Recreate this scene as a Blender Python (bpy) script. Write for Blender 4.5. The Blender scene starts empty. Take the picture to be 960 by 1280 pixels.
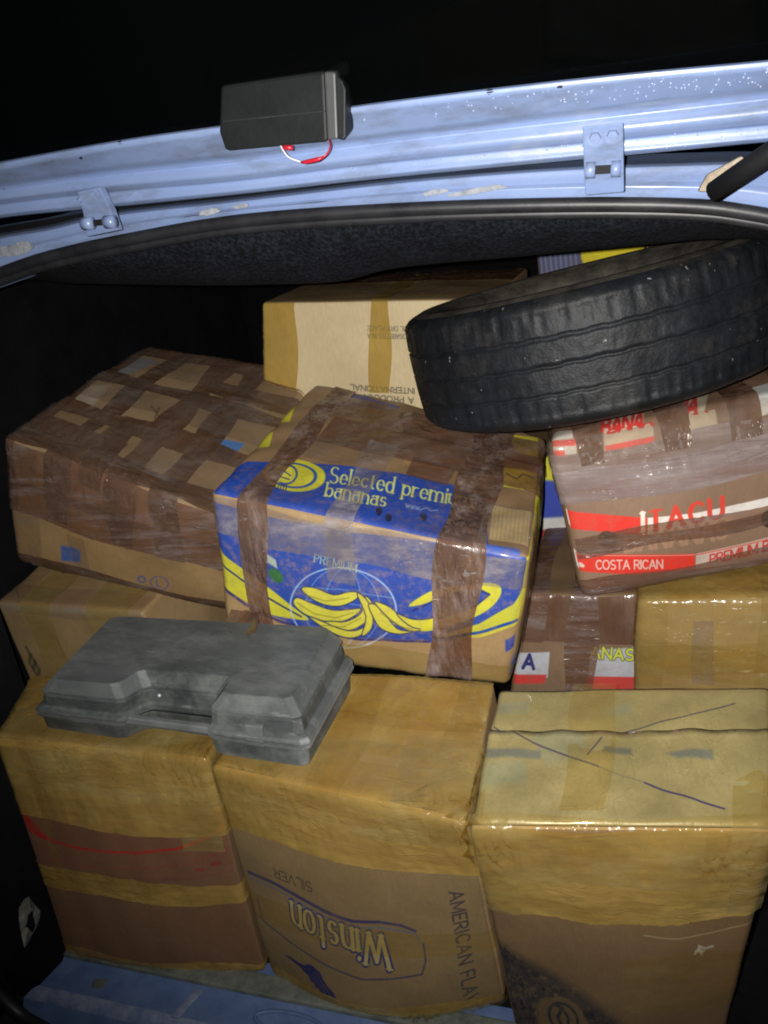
import bpy, bmesh, math, random
import numpy as np
from mathutils import Vector, Matrix

# ------------------------------------------------------------------ camera, world, light
S = bpy.context.scene
COL = S.collection
CAMZ = 1.65
AX = np.array([[0.9437208769, -0.0170672925, -0.3303023069],
               [0.3010882776, -0.3689792309, 0.8793180177],
               [-0.1368822689, -0.9292809235, -0.3430746417]])
cam = bpy.data.objects.new('camera', bpy.data.cameras.new('camera'))
COL.objects.link(cam)
cam.matrix_world = Matrix(((AX[0, 0], -AX[0, 1], -AX[0, 2], 0.0),
                           (AX[1, 0], -AX[1, 1], -AX[1, 2], 0.0),
                           (AX[2, 0], -AX[2, 1], -AX[2, 2], CAMZ), (0, 0, 0, 1)))
cam.data.sensor_fit = 'VERTICAL'
cam.data.sensor_height = 24.0
cam.data.lens = 24.0 * 1004.0 / 1280.0
cam.data.clip_start = 0.02
cam.data.clip_end = 200
S.camera = cam

wd = bpy.data.worlds.new('World')
S.world = wd
wd.use_nodes = True
bgn = wd.node_tree.nodes['Background']
bgn.inputs[0].default_value = (0.55, 0.65, 1.0, 1)      # moonless night, a trace of blue
bgn.inputs[1].default_value = 0.0015


def ray(u, v):
    return AX @ np.array([(u - 480.0) / 1004.0, (v - 640.0) / 1004.0, 1.0])


def at(u, v, Y):
    "point of the place seen at photo position u, v in the upright plane y = Y"
    d = ray(u, v)
    d = d * (Y / d[1])
    return Vector((d[0], d[1], d[2] + CAMZ))


# the phone's flash, a thumb's width beside the lens
fl = bpy.data.lights.new('phone_flash', 'SPOT')
fl.energy = 98
fl.color = (1.0, 0.97, 0.92)
fl.shadow_soft_size = 0.004
fl.spot_size = math.radians(107)
fl.spot_blend = 1.0
flo = bpy.data.objects.new('phone_flash', fl)
COL.objects.link(flo)
flo.location = (-0.022, -0.004, CAMZ + 0.008)
flo.rotation_euler = (at(600, 520, 1.1) - flo.location).to_track_quat('-Z', 'Y').to_euler()

S.view_settings.view_transform = 'Standard'
S.view_settings.look = 'None'
S.view_settings.exposure = 0.0
S.view_settings.gamma = 1.0
S.cycles.max_bounces = 8
S.cycles.transparent_max_bounces = 16
S.cycles.use_denoising = True
S.cycles.pixel_filter_type = 'BLACKMAN_HARRIS'
S.cycles.filter_width = 1.9        # a phone's soft lens

rng = np.random.default_rng(7)
random.seed(7)


# ------------------------------------------------------------------ objects
def thing(name, label, cat, loc=(0, 0, 0), group=None):
    o = bpy.data.objects.new(name, None)
    o.empty_display_size = 0.05
    COL.objects.link(o)
    o.location = loc
    o['label'] = label
    o['category'] = cat
    if group:
        o['group'] = group
    return o


def link(name, me, mats, parent=None, smooth=True, label=None):
    for m in (mats if isinstance(mats, (list, tuple)) else [mats]):
        me.materials.append(m)
    if smooth:
        me.polygons.foreach_set('use_smooth', [True] * len(me.polygons))
    o = bpy.data.objects.new(name, me)
    COL.objects.link(o)
    if parent is not None:
        o.parent = parent
        pw = Vector((0, 0, 0))
        q = parent
        while q is not None:
            pw += q.location
            q = q.parent
        o.location = -pw           # meshes are written in world metres
    if label:
        o['label'] = label
    return o


def pydata(name, V, Fc, mats, parent=None, smooth=True, label=None):
    me = bpy.data.meshes.new(name)
    me.from_pydata([tuple(map(float, v)) for v in V], [], [tuple(map(int, f)) for f in Fc])
    me.update()
    return link(name, me, mats, parent, smooth, label)


def frombm(name, bm, mats, parent=None, smooth=False, label=None):
    me = bpy.data.meshes.new(name)
    bm.normal_update()
    bm.to_mesh(me)
    bm.free()
    return link(name, me, mats, parent, smooth, label)


def bm_prism(bm, poly, off, bevel=0.0, seg=2):
    "closed prism: polygon of 3-D points pushed along off"
    off = Vector(off)
    a = [bm.verts.new(p) for p in poly]
    b = [bm.verts.new(Vector(p) + off) for p in poly]
    fs = [bm.faces.new(a), bm.faces.new(list(reversed(b)))]
    n = len(a)
    for i in range(n):
        fs.append(bm.faces.new([a[i], b[i], b[(i + 1) % n], a[(i + 1) % n]]))
    bmesh.ops.recalc_face_normals(bm, faces=fs)
    if bevel:
        es = list({e for f in fs for e in f.edges})
        bmesh.ops.bevel(bm, geom=es, offset=bevel, segments=seg, affect='EDGES', profile=0.6)
    return bm


def bm_box(bm, c, ax, ay, az, bevel=0.0, seg=2):
    c, ax, ay, az = map(Vector, (c, ax, ay, az))
    poly = [c - ax / 2 - ay / 2 - az / 2, c + ax / 2 - ay / 2 - az / 2,
            c + ax / 2 + ay / 2 - az / 2, c - ax / 2 + ay / 2 - az / 2]
    return bm_prism(bm, poly, az, bevel, seg)


def tube_mesh(pts, r, n=10, cap=True):
    pts = [Vector(p) for p in pts]
    V, Fc = [], []
    up = Vector((0.1, 0.2, 1)).normalized()
    for i, p in enumerate(pts):
        t = (pts[min(i + 1, len(pts) - 1)] - pts[max(i - 1, 0)]).normalized()
        a = t.cross(up)
        if a.length < 1e-4:
            a = t.cross(Vector((1, 0, 0)))
        a.normalize()
        b = t.cross(a)
        rr = r[i] if isinstance(r, (list, tuple)) else r
        for k in range(n):
            w = 2 * math.pi * k / n
            V.append(p + (a * math.cos(w) + b * math.sin(w)) * rr)
    for i in range(len(pts) - 1):
        for k in range(n):
            Fc.append((i * n + k, i * n + (k + 1) % n, (i + 1) * n + (k + 1) % n, (i + 1) * n + k))
    if cap:
        Fc.append(tuple(range(n - 1, -1, -1)))
        m = (len(pts) - 1) * n
        Fc.append(tuple(range(m, m + n)))
    return V, Fc


def smooth_path(pts, n):
    "Catmull-Rom through 3-D points"
    P = [Vector(p) for p in pts]
    P = [P[0] * 2 - P[1]] + P + [P[-1] * 2 - P[-2]]
    out = []
    for i in range(1, len(P) - 2):
        for k in range(n):
            t = k / n
            a, b, c, d = P[i - 1:i + 3]
            out.append(0.5 * ((2 * b) + (c - a) * t + (2 * a - 5 * b + 4 * c - d) * t * t + (3 * b - a - 3 * c + d) * t ** 3))
    out.append(P[-2])
    return out


# ------------------------------------------------------------------ node helpers
def material(name):
    m = bpy.data.materials.new(name)
    m.use_nodes = True
    nt = m.node_tree
    nt.nodes.clear()
    out = nt.nodes.new('ShaderNodeOutputMaterial')
    return m, nt, out


def N(nt, typ, **k):
    n = nt.nodes.new(typ)
    for a, v in k.items():
        if a.startswith('_'):
            setattr(n, a[1:], v)
    return n


def noise(nt, scale, detail=4, rough=0.6, stretch=None, coord='Object', dist=0.0):
    tc = nt.nodes.new('ShaderNodeTexCoord')
    mp = nt.nodes.new('ShaderNodeMapping')
    nt.links.new(tc.outputs[coord], mp.inputs[0])
    if stretch:
        mp.inputs['Scale'].default_value = stretch
    nz = nt.nodes.new('ShaderNodeTexNoise')
    nz.inputs['Scale'].default_value = scale
    nz.inputs['Detail'].default_value = detail
    nz.inputs['Roughness'].default_value = rough
    nz.inputs['Distortion'].default_value = dist
    nt.links.new(mp.outputs[0], nz.inputs['Vector'])
    return nz.outputs['Fac']


def ramp(nt, fac, stops, interp='LINEAR'):
    r = nt.nodes.new('ShaderNodeValToRGB')
    r.color_ramp.interpolation = interp
    el = r.color_ramp.elements
    while len(el) < len(stops):
        el.new(0.5)
    for e, (p, c) in zip(el, stops):
        e.position = p
        e.color = (c, c, c, 1) if isinstance(c, (int, float)) else (*c, 1)
    nt.links.new(fac, r.inputs[0])
    return r.outputs[0]


def mixc(nt, fac, a, b, mode='MIX'):
    m = nt.nodes.new('ShaderNodeMix')
    m.data_type = 'RGBA'
    m.blend_type = mode
    for sock, v in ((m.inputs[0], fac), (m.inputs[6], a), (m.inputs[7], b)):
        if isinstance(v, (int, float)):
            sock.default_value = v
        elif isinstance(v, (tuple, list)):
            sock.default_value = (*v, 1)
        else:
            nt.links.new(v, sock)
    return m.outputs[2]


def mathn(nt, op, a, b=0.0, clamp=False):
    m = nt.nodes.new('ShaderNodeMath')
    m.operation = op
    m.use_clamp = clamp
    for s, v in ((m.inputs[0], a), (m.inputs[1], b)):
        if isinstance(v, (int, float)):
            s.default_value = v
        else:
            nt.links.new(v, s)
    return m.outputs[0]


def bump(nt, h, strength=0.3, dist=0.002, normal=None):
    b = nt.nodes.new('ShaderNodeBump')
    b.inputs['Strength'].default_value = strength
    b.inputs['Distance'].default_value = dist
    nt.links.new(h, b.inputs['Height'])
    if normal is not None:
        nt.links.new(normal, b.inputs['Normal'])
    return b.outputs[0]


def principled(nt, out, color, rough=0.5, normal=None, metallic=0.0, coat=0.0, coat_rough=0.1, spec=0.5):
    p = nt.nodes.new('ShaderNodeBsdfPrincipled')
    for s, v in ((p.inputs['Base Color'], color), (p.inputs['Roughness'], rough), (p.inputs['Metallic'], metallic)):
        if isinstance(v, (int, float)):
            s.default_value = v
        elif isinstance(v, (tuple, list)):
            s.default_value = (*v, 1)
        else:
            nt.links.new(v, s)
    p.inputs['Coat Weight'].default_value = coat
    p.inputs['Coat Roughness'].default_value = coat_rough
    p.inputs['Specular IOR Level'].default_value = spec
    if normal is not None:
        nt.links.new(normal, p.inputs['Normal'])
    if out is not None:
        nt.links.new(p.outputs[0], out.inputs[0])
    return p


def wrinkle(nt, scl, stretch, wr):
    "height of crumpled film, and the lines of its sharp creases"
    n1 = noise(nt, scl * 0.34, 3, 0.5, stretch, dist=0.5)
    n2 = noise(nt, scl * 3, 2, 0.5, stretch)

    def ridge(sc, wd):
        r_ = mathn(nt, 'ABSOLUTE', mathn(nt, 'SUBTRACT', noise(nt, sc, 1, 0.4, stretch, dist=0.9), 0.5))
        return ramp(nt, r_, [(0.0, 1.0), (wd, 0.0)])
    slack = ramp(nt, noise(nt, 9, 2, 0.5), [(0.42, 0.0), (0.60, 1.0)])
    rd = mathn(nt, 'MULTIPLY', mathn(nt, 'ADD', ridge(scl * 0.30, 0.014), mathn(nt, 'MULTIPLY', ridge(scl * 0.8, 0.025), 0.5)), slack)
    h = mathn(nt, 'ADD', mathn(nt, 'ADD', n1, mathn(nt, 'MULTIPLY', n2, 0.035)), mathn(nt, 'MULTIPLY', rd, 0.30 * wr))
    tcv = nt.nodes.new('ShaderNodeTexCoord'); mpv = nt.nodes.new('ShaderNodeMapping')
    nt.links.new(tcv.outputs['Object'], mpv.inputs[0]); mpv.inputs['Scale'].default_value = stretch
    wv = nt.nodes.new('ShaderNodeMix'); wv.data_type = 'RGBA'; wv.inputs[0].default_value = 0.06
    nzv = nt.nodes.new('ShaderNodeTexNoise'); nzv.inputs['Scale'].default_value = 12
    nt.links.new(mpv.outputs[0], nzv.inputs['Vector'])
    nt.links.new(mpv.outputs[0], wv.inputs[6]); nt.links.new(nzv.outputs['Color'], wv.inputs[7])
    vo = nt.nodes.new('ShaderNodeTexVoronoi'); vo.inputs['Scale'].default_value = scl * 0.75
    nt.links.new(wv.outputs[2], vo.inputs['Vector'])
    h = mathn(nt, 'ADD', h, mathn(nt, 'MULTIPLY', mathn(nt, 'MULTIPLY', vo.outputs['Distance'], slack), 0.55 * wr))
    return h, rd


def mat_board(name, c1, c2, image=None, wear=0.35, rough=0.75, lines=1.0, dirt=(0.10, 0.07, 0.045), dirt_amt=0.5, film=0.0, wrink=None):
    "corrugated board: fibre mottling, faint flutes, dirt; a printed face carries its print as flat colour"
    m, nt, out = material(name)
    base = mixc(nt, ramp(nt, noise(nt, 9, 6, 0.65), [(0.3, 0.0), (0.7, 1.0)]), c1, c2)
    fine = ramp(nt, noise(nt, 260, 2, 0.5, (1, 1, 0.25)), [(0.35, 0.93), (0.7, 1.03)])
    base = mixc(nt, 1.0, base, fine, 'MULTIPLY')
    if image is not None:
        uv = nt.nodes.new('ShaderNodeUVMap')
        tx = nt.nodes.new('ShaderNodeTexImage')
        tx.image = image
        tx.extension = 'EXTEND'
        nt.links.new(uv.outputs[0], tx.inputs[0])
        wr = ramp(nt, noise(nt, 70, 6, 0.75), [(0.30, 1.0 - wear), (0.52, 1.0)])
        a = mathn(nt, 'MULTIPLY', tx.outputs['Alpha'], wr)
        base = mixc(nt, a, base, tx.outputs['Color'])
    d = ramp(nt, noise(nt, 5.5, 8, 0.7), [(0.48, 0.0), (0.78, dirt_amt)])
    base = mixc(nt, d, base, dirt)
    h1 = noise(nt, 22, 5, 0.6)
    h2 = noise(nt, 180, 2, 0.5, (1, 1, 0.12))
    h = mathn(nt, 'ADD', h1, mathn(nt, 'MULTIPLY', h2, 0.10 * lines))
    nb = bump(nt, h, 0.3, 0.004)
    if wrink:
        hw, rd = wrinkle(nt, 40, wrink, 1.0)
        st = ramp(nt, noise(nt, 7, 7, 0.7), [(0.35, 0.72), (0.7, 1.10)])
        base = mixc(nt, 1.0, base, st, 'MULTIPLY')
        nb = bump(nt, hw, 0.4, 0.004)
    principled(nt, out, base, rough, nb, coat=film, coat_rough=0.10)
    return m


def mat_tape(name, tint, body, opacity, rough=0.2, haze=0.25, stretch=(1, 1, 4), wr=1.0, hazec=(0.55, 0.50, 0.50), scl=38):
    "packing tape: see-through film over what it sticks to, wrinkled, with pale haze for bubbles and painted flash glare"
    m, nt, out = material(name)
    air_glare = ramp(nt, noise(nt, 11, 6, 0.66, stretch), [(0.47, 0.0), (0.74, haze)])  # pale haze: bubbles under the film, and flash glare put into the colour
    col = mixc(nt, air_glare, body, hazec)
    streak = ramp(nt, noise(nt, 60, 3, 0.6, (stretch[0] * 0.3, stretch[1] * 0.3, stretch[2] * .7)), [(0.3, 0.88), (0.75, 1.07)])
    col = mixc(nt, 1.0, col, streak, 'MULTIPLY')
    h, rd = wrinkle(nt, scl, stretch, wr)
    nb = bump(nt, h, 0.58 * wr, 0.004)
    col = mixc(nt, mathn(nt, 'MULTIPLY', rd, 0.12, True), col, tuple(v * 0.35 for v in body))  # creases darkened in the colour, as shadow and dirt lines
    col = mixc(nt, ramp(nt, noise(nt, 5, 6, 0.7), [(0.42, 0.0), (0.75, 0.55)]), col, tuple(v * 0.55 for v in body))
    p = principled(nt, None, col, rough, nb, spec=0.5, coat=0.6, coat_rough=0.07)
    t = nt.nodes.new('ShaderNodeBsdfTransparent')
    t.inputs[0].default_value = (*tint, 1)
    mx = nt.nodes.new('ShaderNodeMixShader')
    vary = ramp(nt, noise(nt, 7, 5, 0.65, stretch), [(0.30, 0.55), (0.70, 1.25)])
    op = mathn(nt, 'ADD', mathn(nt, 'MULTIPLY', air_glare, 0.6), mathn(nt, 'MULTIPLY', vary, opacity), True)
    nt.links.new(op, mx.inputs[0])
    nt.links.new(t.outputs[0], mx.inputs[1])
    nt.links.new(p.outputs[0], mx.inputs[2])
    nt.links.new(mx.outputs[0], out.inputs[0])
    return m


def mat_plain(name, c1, c2, scale=12, rough=0.6, bscale=60, bstr=0.2, bdist=0.002, spec=0.4, metallic=0.0, lo=0.35, hi=0.7, coat=0.0):
    m, nt, out = material(name)
    base = mixc(nt, ramp(nt, noise(nt, scale, 7, 0.68), [(lo, 0.0), (hi, 1.0)]), c1, c2)
    principled(nt, out, base, rough, bump(nt, noise(nt, bscale, 4, 0.6), bstr, bdist), spec=spec, metallic=metallic, coat=coat)
    return m


# ------------------------------------------------------------------ lettering and flat print, drawn by distance to strokes
def _arc(cx, cy, rx, ry, a0, a1, n=10):
    return [(cx + rx * math.cos(math.radians(a0 + (a1 - a0) * i / n)), cy + ry * math.sin(math.radians(a0 + (a1 - a0) * i / n))) for i in range(n + 1)]


GL = {
    'A': (.72, [[(0, 0), (.36, 1), (.72, 0)], [(.13, .34), (.59, .34)]]),
    'B': (.60, [[(0, 0), (0, 1)], [(0, 1)] + _arc(.32, .76, .24, .24, 90, -90) + [(0, .52)], [(0, .52)] + _arc(.34, .26, .26, .26, 90, -90) + [(0, 0)]]),
    'C': (.66, [_arc(.38, .5, .36, .5, 45, 315)]),
    'D': (.66, [[(0, 0), (0, 1)], [(0, 1)] + _arc(.28, .5, .38, .5, 90, -90) + [(0, 0)]]),
    'E': (.52, [[(0, 0), (0, 1)], [(0, 1), (.52, 1)], [(0, .52), (.44, .52)], [(0, 0), (.52, 0)]]),
    'F': (.50, [[(0, 0), (0, 1)], [(0, 1), (.50, 1)], [(0, .5), (.42, .5)]]),
    'G': (.70, [_arc(.38, .5, .37, .5, 45, 330), [(.70, .25), (.70, .48), (.45, .48)]]),
    'H': (.64, [[(0, 0), (0, 1)], [(.64, 0), (.64, 1)], [(0, .52), (.64, .52)]]),
    'Y': (.64, [[(0, 1), (.32, .48)], [(.64, 1), (.32, .48)], [(.32, .48), (.32, 0)]]),
    'I': (.02, [[(.01, 0), (.01, 1)]]),
    'L': (.48, [[(0, 1), (0, 0)], [(0, 0), (.48, 0)]]),
    'M': (.80, [[(0, 0), (0, 1)], [(0, 1), (.40, .15), (.80, 1)], [(.80, 1), (.80, 0)]]),
    'N': (.66, [[(0, 0), (0, 1)], [(0, 1), (.66, 0)], [(.66, 0), (.66, 1)]]),
    'O': (.76, [_arc(.38, .5, .38, .5, 0, 360, 18)]),
    'P': (.56, [[(0, 0), (0, 1)], [(0, 1)] + _arc(.30, .74, .26, .26, 90, -90) + [(0, .48)]]),
    'R': (.60, [[(0, 0), (0, 1)], [(0, 1)] + _arc(.30, .74, .26, .26, 90, -90) + [(0, .48)], [(.28, .48), (.60, 0)]]),
    'S': (.58, [_arc(.29, .745, .26, .255, 40, 270, 9) + _arc(.29, .25, .28, .25, 80, -140, 9)]),
    'T': (.62, [[(.31, 0), (.31, 1)], [(0, 1), (.62, 1)]]),
    'U': (.64, [[(0, 1), (0, .30)] + _arc(.32, .30, .32, .30, 180, 360) + [(.64, 1)]]),
    'V': (.70, [[(0, 1), (.35, 0), (.70, 1)]]),
    'W': (1.0, [[(0, 1), (.25, 0)], [(.25, 0), (.5, .85)], [(.5, .85), (.75, 0)], [(.75, 0), (1.0, 1)]]),
    'K': (.60, [[(0, 0), (0, 1)], [(.58, 1), (0, .42)], [(.18, .58), (.60, 0)]]),
    'a': (.46, [_arc(.22, .22, .22, .23, 40, 320, 12), [(.42, .64), (.42, 0)], _arc(.22, .44, .20, .20, 0, 140, 6)]),
    'b': (.48, [[(0, 1), (0, 0)], _arc(.24, .32, .24, .32, 150, -150, 14)]),
    'c': (.44, [_arc(.25, .32, .24, .32, 45, 315, 12)]),
    'd': (.50, [[(.48, 1), (.48, 0)], _arc(.24, .32, .24, .32, 30, 330, 14)]),
    'e': (.46, [[(.02, .35), (.46, .35)], _arc(.24, .32, .23, .32, 5, 315, 14)]),
    'i': (.04, [[(.03, 0), (.03, .62)], [(.03, .86), (.03, .90)]]),
    'l': (.04, [[(.03, 0), (.03, 1)]]),
    'm': (.86, [[(0, 0), (0, .64)], _arc(.21, .42, .21, .22, 180, 0, 8) + [(.42, 0)], _arc(.63, .42, .21, .22, 180, 0, 8) + [(.84, 0)]]),
    'n': (.46, [[(0, 0), (0, .64)], _arc(.22, .42, .22, .22, 180, 0, 8) + [(.44, 0)]]),
    'o': (.50, [_arc(.25, .32, .25, .32, 0, 360, 16)]),
    'p': (.48, [[(0, -.3), (0, .64)], _arc(.24, .32, .24, .32, 150, -150, 14)]),
    'r': (.34, [[(0, 0), (0, .64)], _arc(.22, .40, .22, .24, 180, 60, 6)]),
    's': (.38, [_arc(.19, .475, .16, .165, 40, 270, 8) + _arc(.19, .16, .18, .16, 80, -140, 8)]),
    't': (.30, [[(.13, .88), (.13, .1)] + _arc(.24, .12, .11, .12, 180, 300, 5), [(0, .62), (.30, .62)]]),
    'u': (.46, [[(0, .64), (0, .2)] + _arc(.22, .22, .22, .22, 180, 360, 8), [(.44, .64), (.44, 0)]]),
    'w': (.66, [[(0, .64), (.17, 0)], [(.17, 0), (.33, .6)], [(.33, .6), (.5, 0)], [(.5, 0), (.66, .64)]]),
    '.': (.06, [[(.03, .02), (.03, .06)]]),
    ' ': (.28, []),
}


class Print:
    """Flat print of one face. Shapes are given in a flat sheet frame (the four sheet corners map to the face's
    corners: left-top, right-top, right-bottom, left-bottom)."""

    def __init__(s, name, quad, w, h):
        s.name, s.w, s.h = name, w, h
        A, b = [], []
        for (u, v), (x, y) in zip([(0, 1), (1, 1), (1, 0), (0, 0)], quad):
            A.append([u, v, 1, 0, 0, 0, -u * x, -v * x]); b.append(x)
            A.append([0, 0, 0, u, v, 1, -u * y, -v * y]); b.append(y)
        H = np.append(np.linalg.solve(np.array(A, float), np.array(b, float)), 1).reshape(3, 3)
        uu, vv = np.meshgrid((np.arange(w) + .5) / w, (np.arange(h) + .5) / h)
        q = H @ np.stack([uu.ravel(), vv.ravel(), np.ones(w * h)])
        s.X, s.Y = (q[0] / q[2]).reshape(h, w), (q[1] / q[2]).reshape(h, w)
        s.rgb = np.zeros((h, w, 3)); s.a = np.zeros((h, w))

    def put(s, cov, col, alpha=1.0):
        cov = np.clip(cov, 0, 1) * alpha
        na = cov + s.a * (1 - cov)
        k = np.where(na > 1e-6, cov / np.maximum(na, 1e-6), 0)[..., None]
        s.rgb = s.rgb * (1 - k) + np.array(col) / 255.0 * k
        s.a = na

    def erase(s, cov, alpha=1.0):
        s.a = s.a * (1 - np.clip(cov, 0, 1) * alpha)

    def cov_poly(s, P, soft=0.7):
        P = np.array(P, float)
        inside = np.zeros(s.X.shape, bool); d = np.full(s.X.shape, 1e9)
        for (x0, y0), (x1, y1) in zip(P, np.roll(P, -1, 0)):
            c = ((y0 > s.Y) != (y1 > s.Y))
            xi = x0 + (s.Y - y0) * (x1 - x0) / (y1 - y0 if abs(y1 - y0) > 1e-9 else 1e-9)
            inside ^= c & (s.X < xi)
            d = np.minimum(d, s.seg(x0, y0, x1, y1))
        return np.clip(0.5 + np.where(inside, d, -d) / (2 * soft), 0, 1)

    def seg(s, x0, y0, x1, y1):
        dx, dy = x1 - x0, y1 - y0
        L = dx * dx + dy * dy + 1e-9
        t = np.clip(((s.X - x0) * dx + (s.Y - y0) * dy) / L, 0, 1)
        return np.hypot(s.X - x0 - t * dx, s.Y - y0 - t * dy)

    def blob(s, P, col, alpha=1.0, soft=0.7, edge=None, ew=1.3):
        "closed smooth outline through the points, with an optional pen edge"
        n = len(P); Q = []
        for i in range(n):
            a, b, c, d = (np.array(P[(i + k) % n], float) for k in (-1, 0, 1, 2))
            for t in (0, .25, .5, .75):
                Q.append(0.5 * (2 * b + (c - a) * t + (2 * a - 5 * b + 4 * c - d) * t * t + (3 * b - a - 3 * c + d) * t ** 3))
        s.poly(Q, col, alpha, soft)
        if edge is not None:
            s.line([tuple(q) for q in Q] + [tuple(Q[0])], ew, edge, .9)

    def poly(s, P, col, alpha=1.0, soft=0.7):
        s.put(s.cov_poly(P, soft), col, alpha)

    def line(s, P, width, col, alpha=1.0, soft=0.6):
        d = np.full(s.X.shape, -1e9)
        for i, (a, b) in enumerate(zip(P[:-1], P[1:])):
            w = width[i] if isinstance(width, (list, tuple)) else width
            d = np.maximum(d, w / 2 - s.seg(*a, *b))
        s.put(0.5 + d / (2 * soft), col, alpha)

    def ell(s, cx, cy, rx, ry, rot, col, alpha=1.0, ring=0.0):
        c, n = math.cos(rot), math.sin(rot)
        x, y = s.X - cx, s.Y - cy
        r = np.hypot((x * c + y * n) / rx, (-x * n + y * c) / ry)
        d = (1 - r) * min(rx, ry)
        if ring:
            d = np.minimum(d, ring + (r - 1) * min(rx, ry))
        s.put(0.5 + d / 1.2, col, alpha)

    def text(s, txt, org, adv, up, col, weight=.13, gap=.16, serif=False, alpha=1.0, contrast=.4):
        "org: start of the base line; adv / up: the sheet vectors of one letter height along and up"
        adv, up = np.array(adv, float), np.array(up, float)
        hgt = np.hypot(*up)
        x = 0.0
        d = np.full(s.X.shape, -1e9)
        for ch in txt:
            wd_, strokes = GL[ch]
            for st in strokes:
                for (a, b) in zip(st[:-1], st[1:]):
                    f = abs(b[1] - a[1]) / (math.hypot(b[0] - a[0], b[1] - a[1]) + 1e-6)
                    w = weight * (contrast + (1 - contrast) * f) if serif else weight
                    p = np.array(org) + (x + a[0]) * adv + a[1] * up
                    q = np.array(org) + (x + b[0]) * adv + b[1] * up
                    d = np.maximum(d, w * hgt / 2 - s.seg(*p, *q))
                if serif and len(st) >= 2:
                    for e, o in ((st[0], st[1]), (st[-1], st[-2])):
                        if abs(e[1] - o[1]) > abs(e[0] - o[0]) * 1.2 and min(abs(e[1] - k) for k in (0, 1, .64, .62, -.3)) < .02 and len(st) < 12:
                            p = np.array(org) + (x + e[0] - .12) * adv + e[1] * up
                            q = np.array(org) + (x + e[0] + .12) * adv + e[1] * up
                            d = np.maximum(d, weight * .42 * hgt / 2 - s.seg(*p, *q))
            x += wd_ + gap + (.08 if serif else 0)
        s.put(0.5 + d / 1.0, col, alpha)

    def image(s):
        im = bpy.data.images.new(s.name, s.w, s.h, alpha=True)
        px = np.concatenate([np.clip(s.rgb, 0, 1), s.a[..., None]], 2).astype(np.float32)
        im.alpha_mode = 'CHANNEL_PACKED'
        im.pixels.foreach_set(px.ravel())
        im.update()
        im.pack()
        return im


# ------------------------------------------------------------------ cartons
NM = ['LFB', 'RFB', 'LBB', 'RBB', 'LFT', 'RFT', 'LBT', 'RBT']


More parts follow.
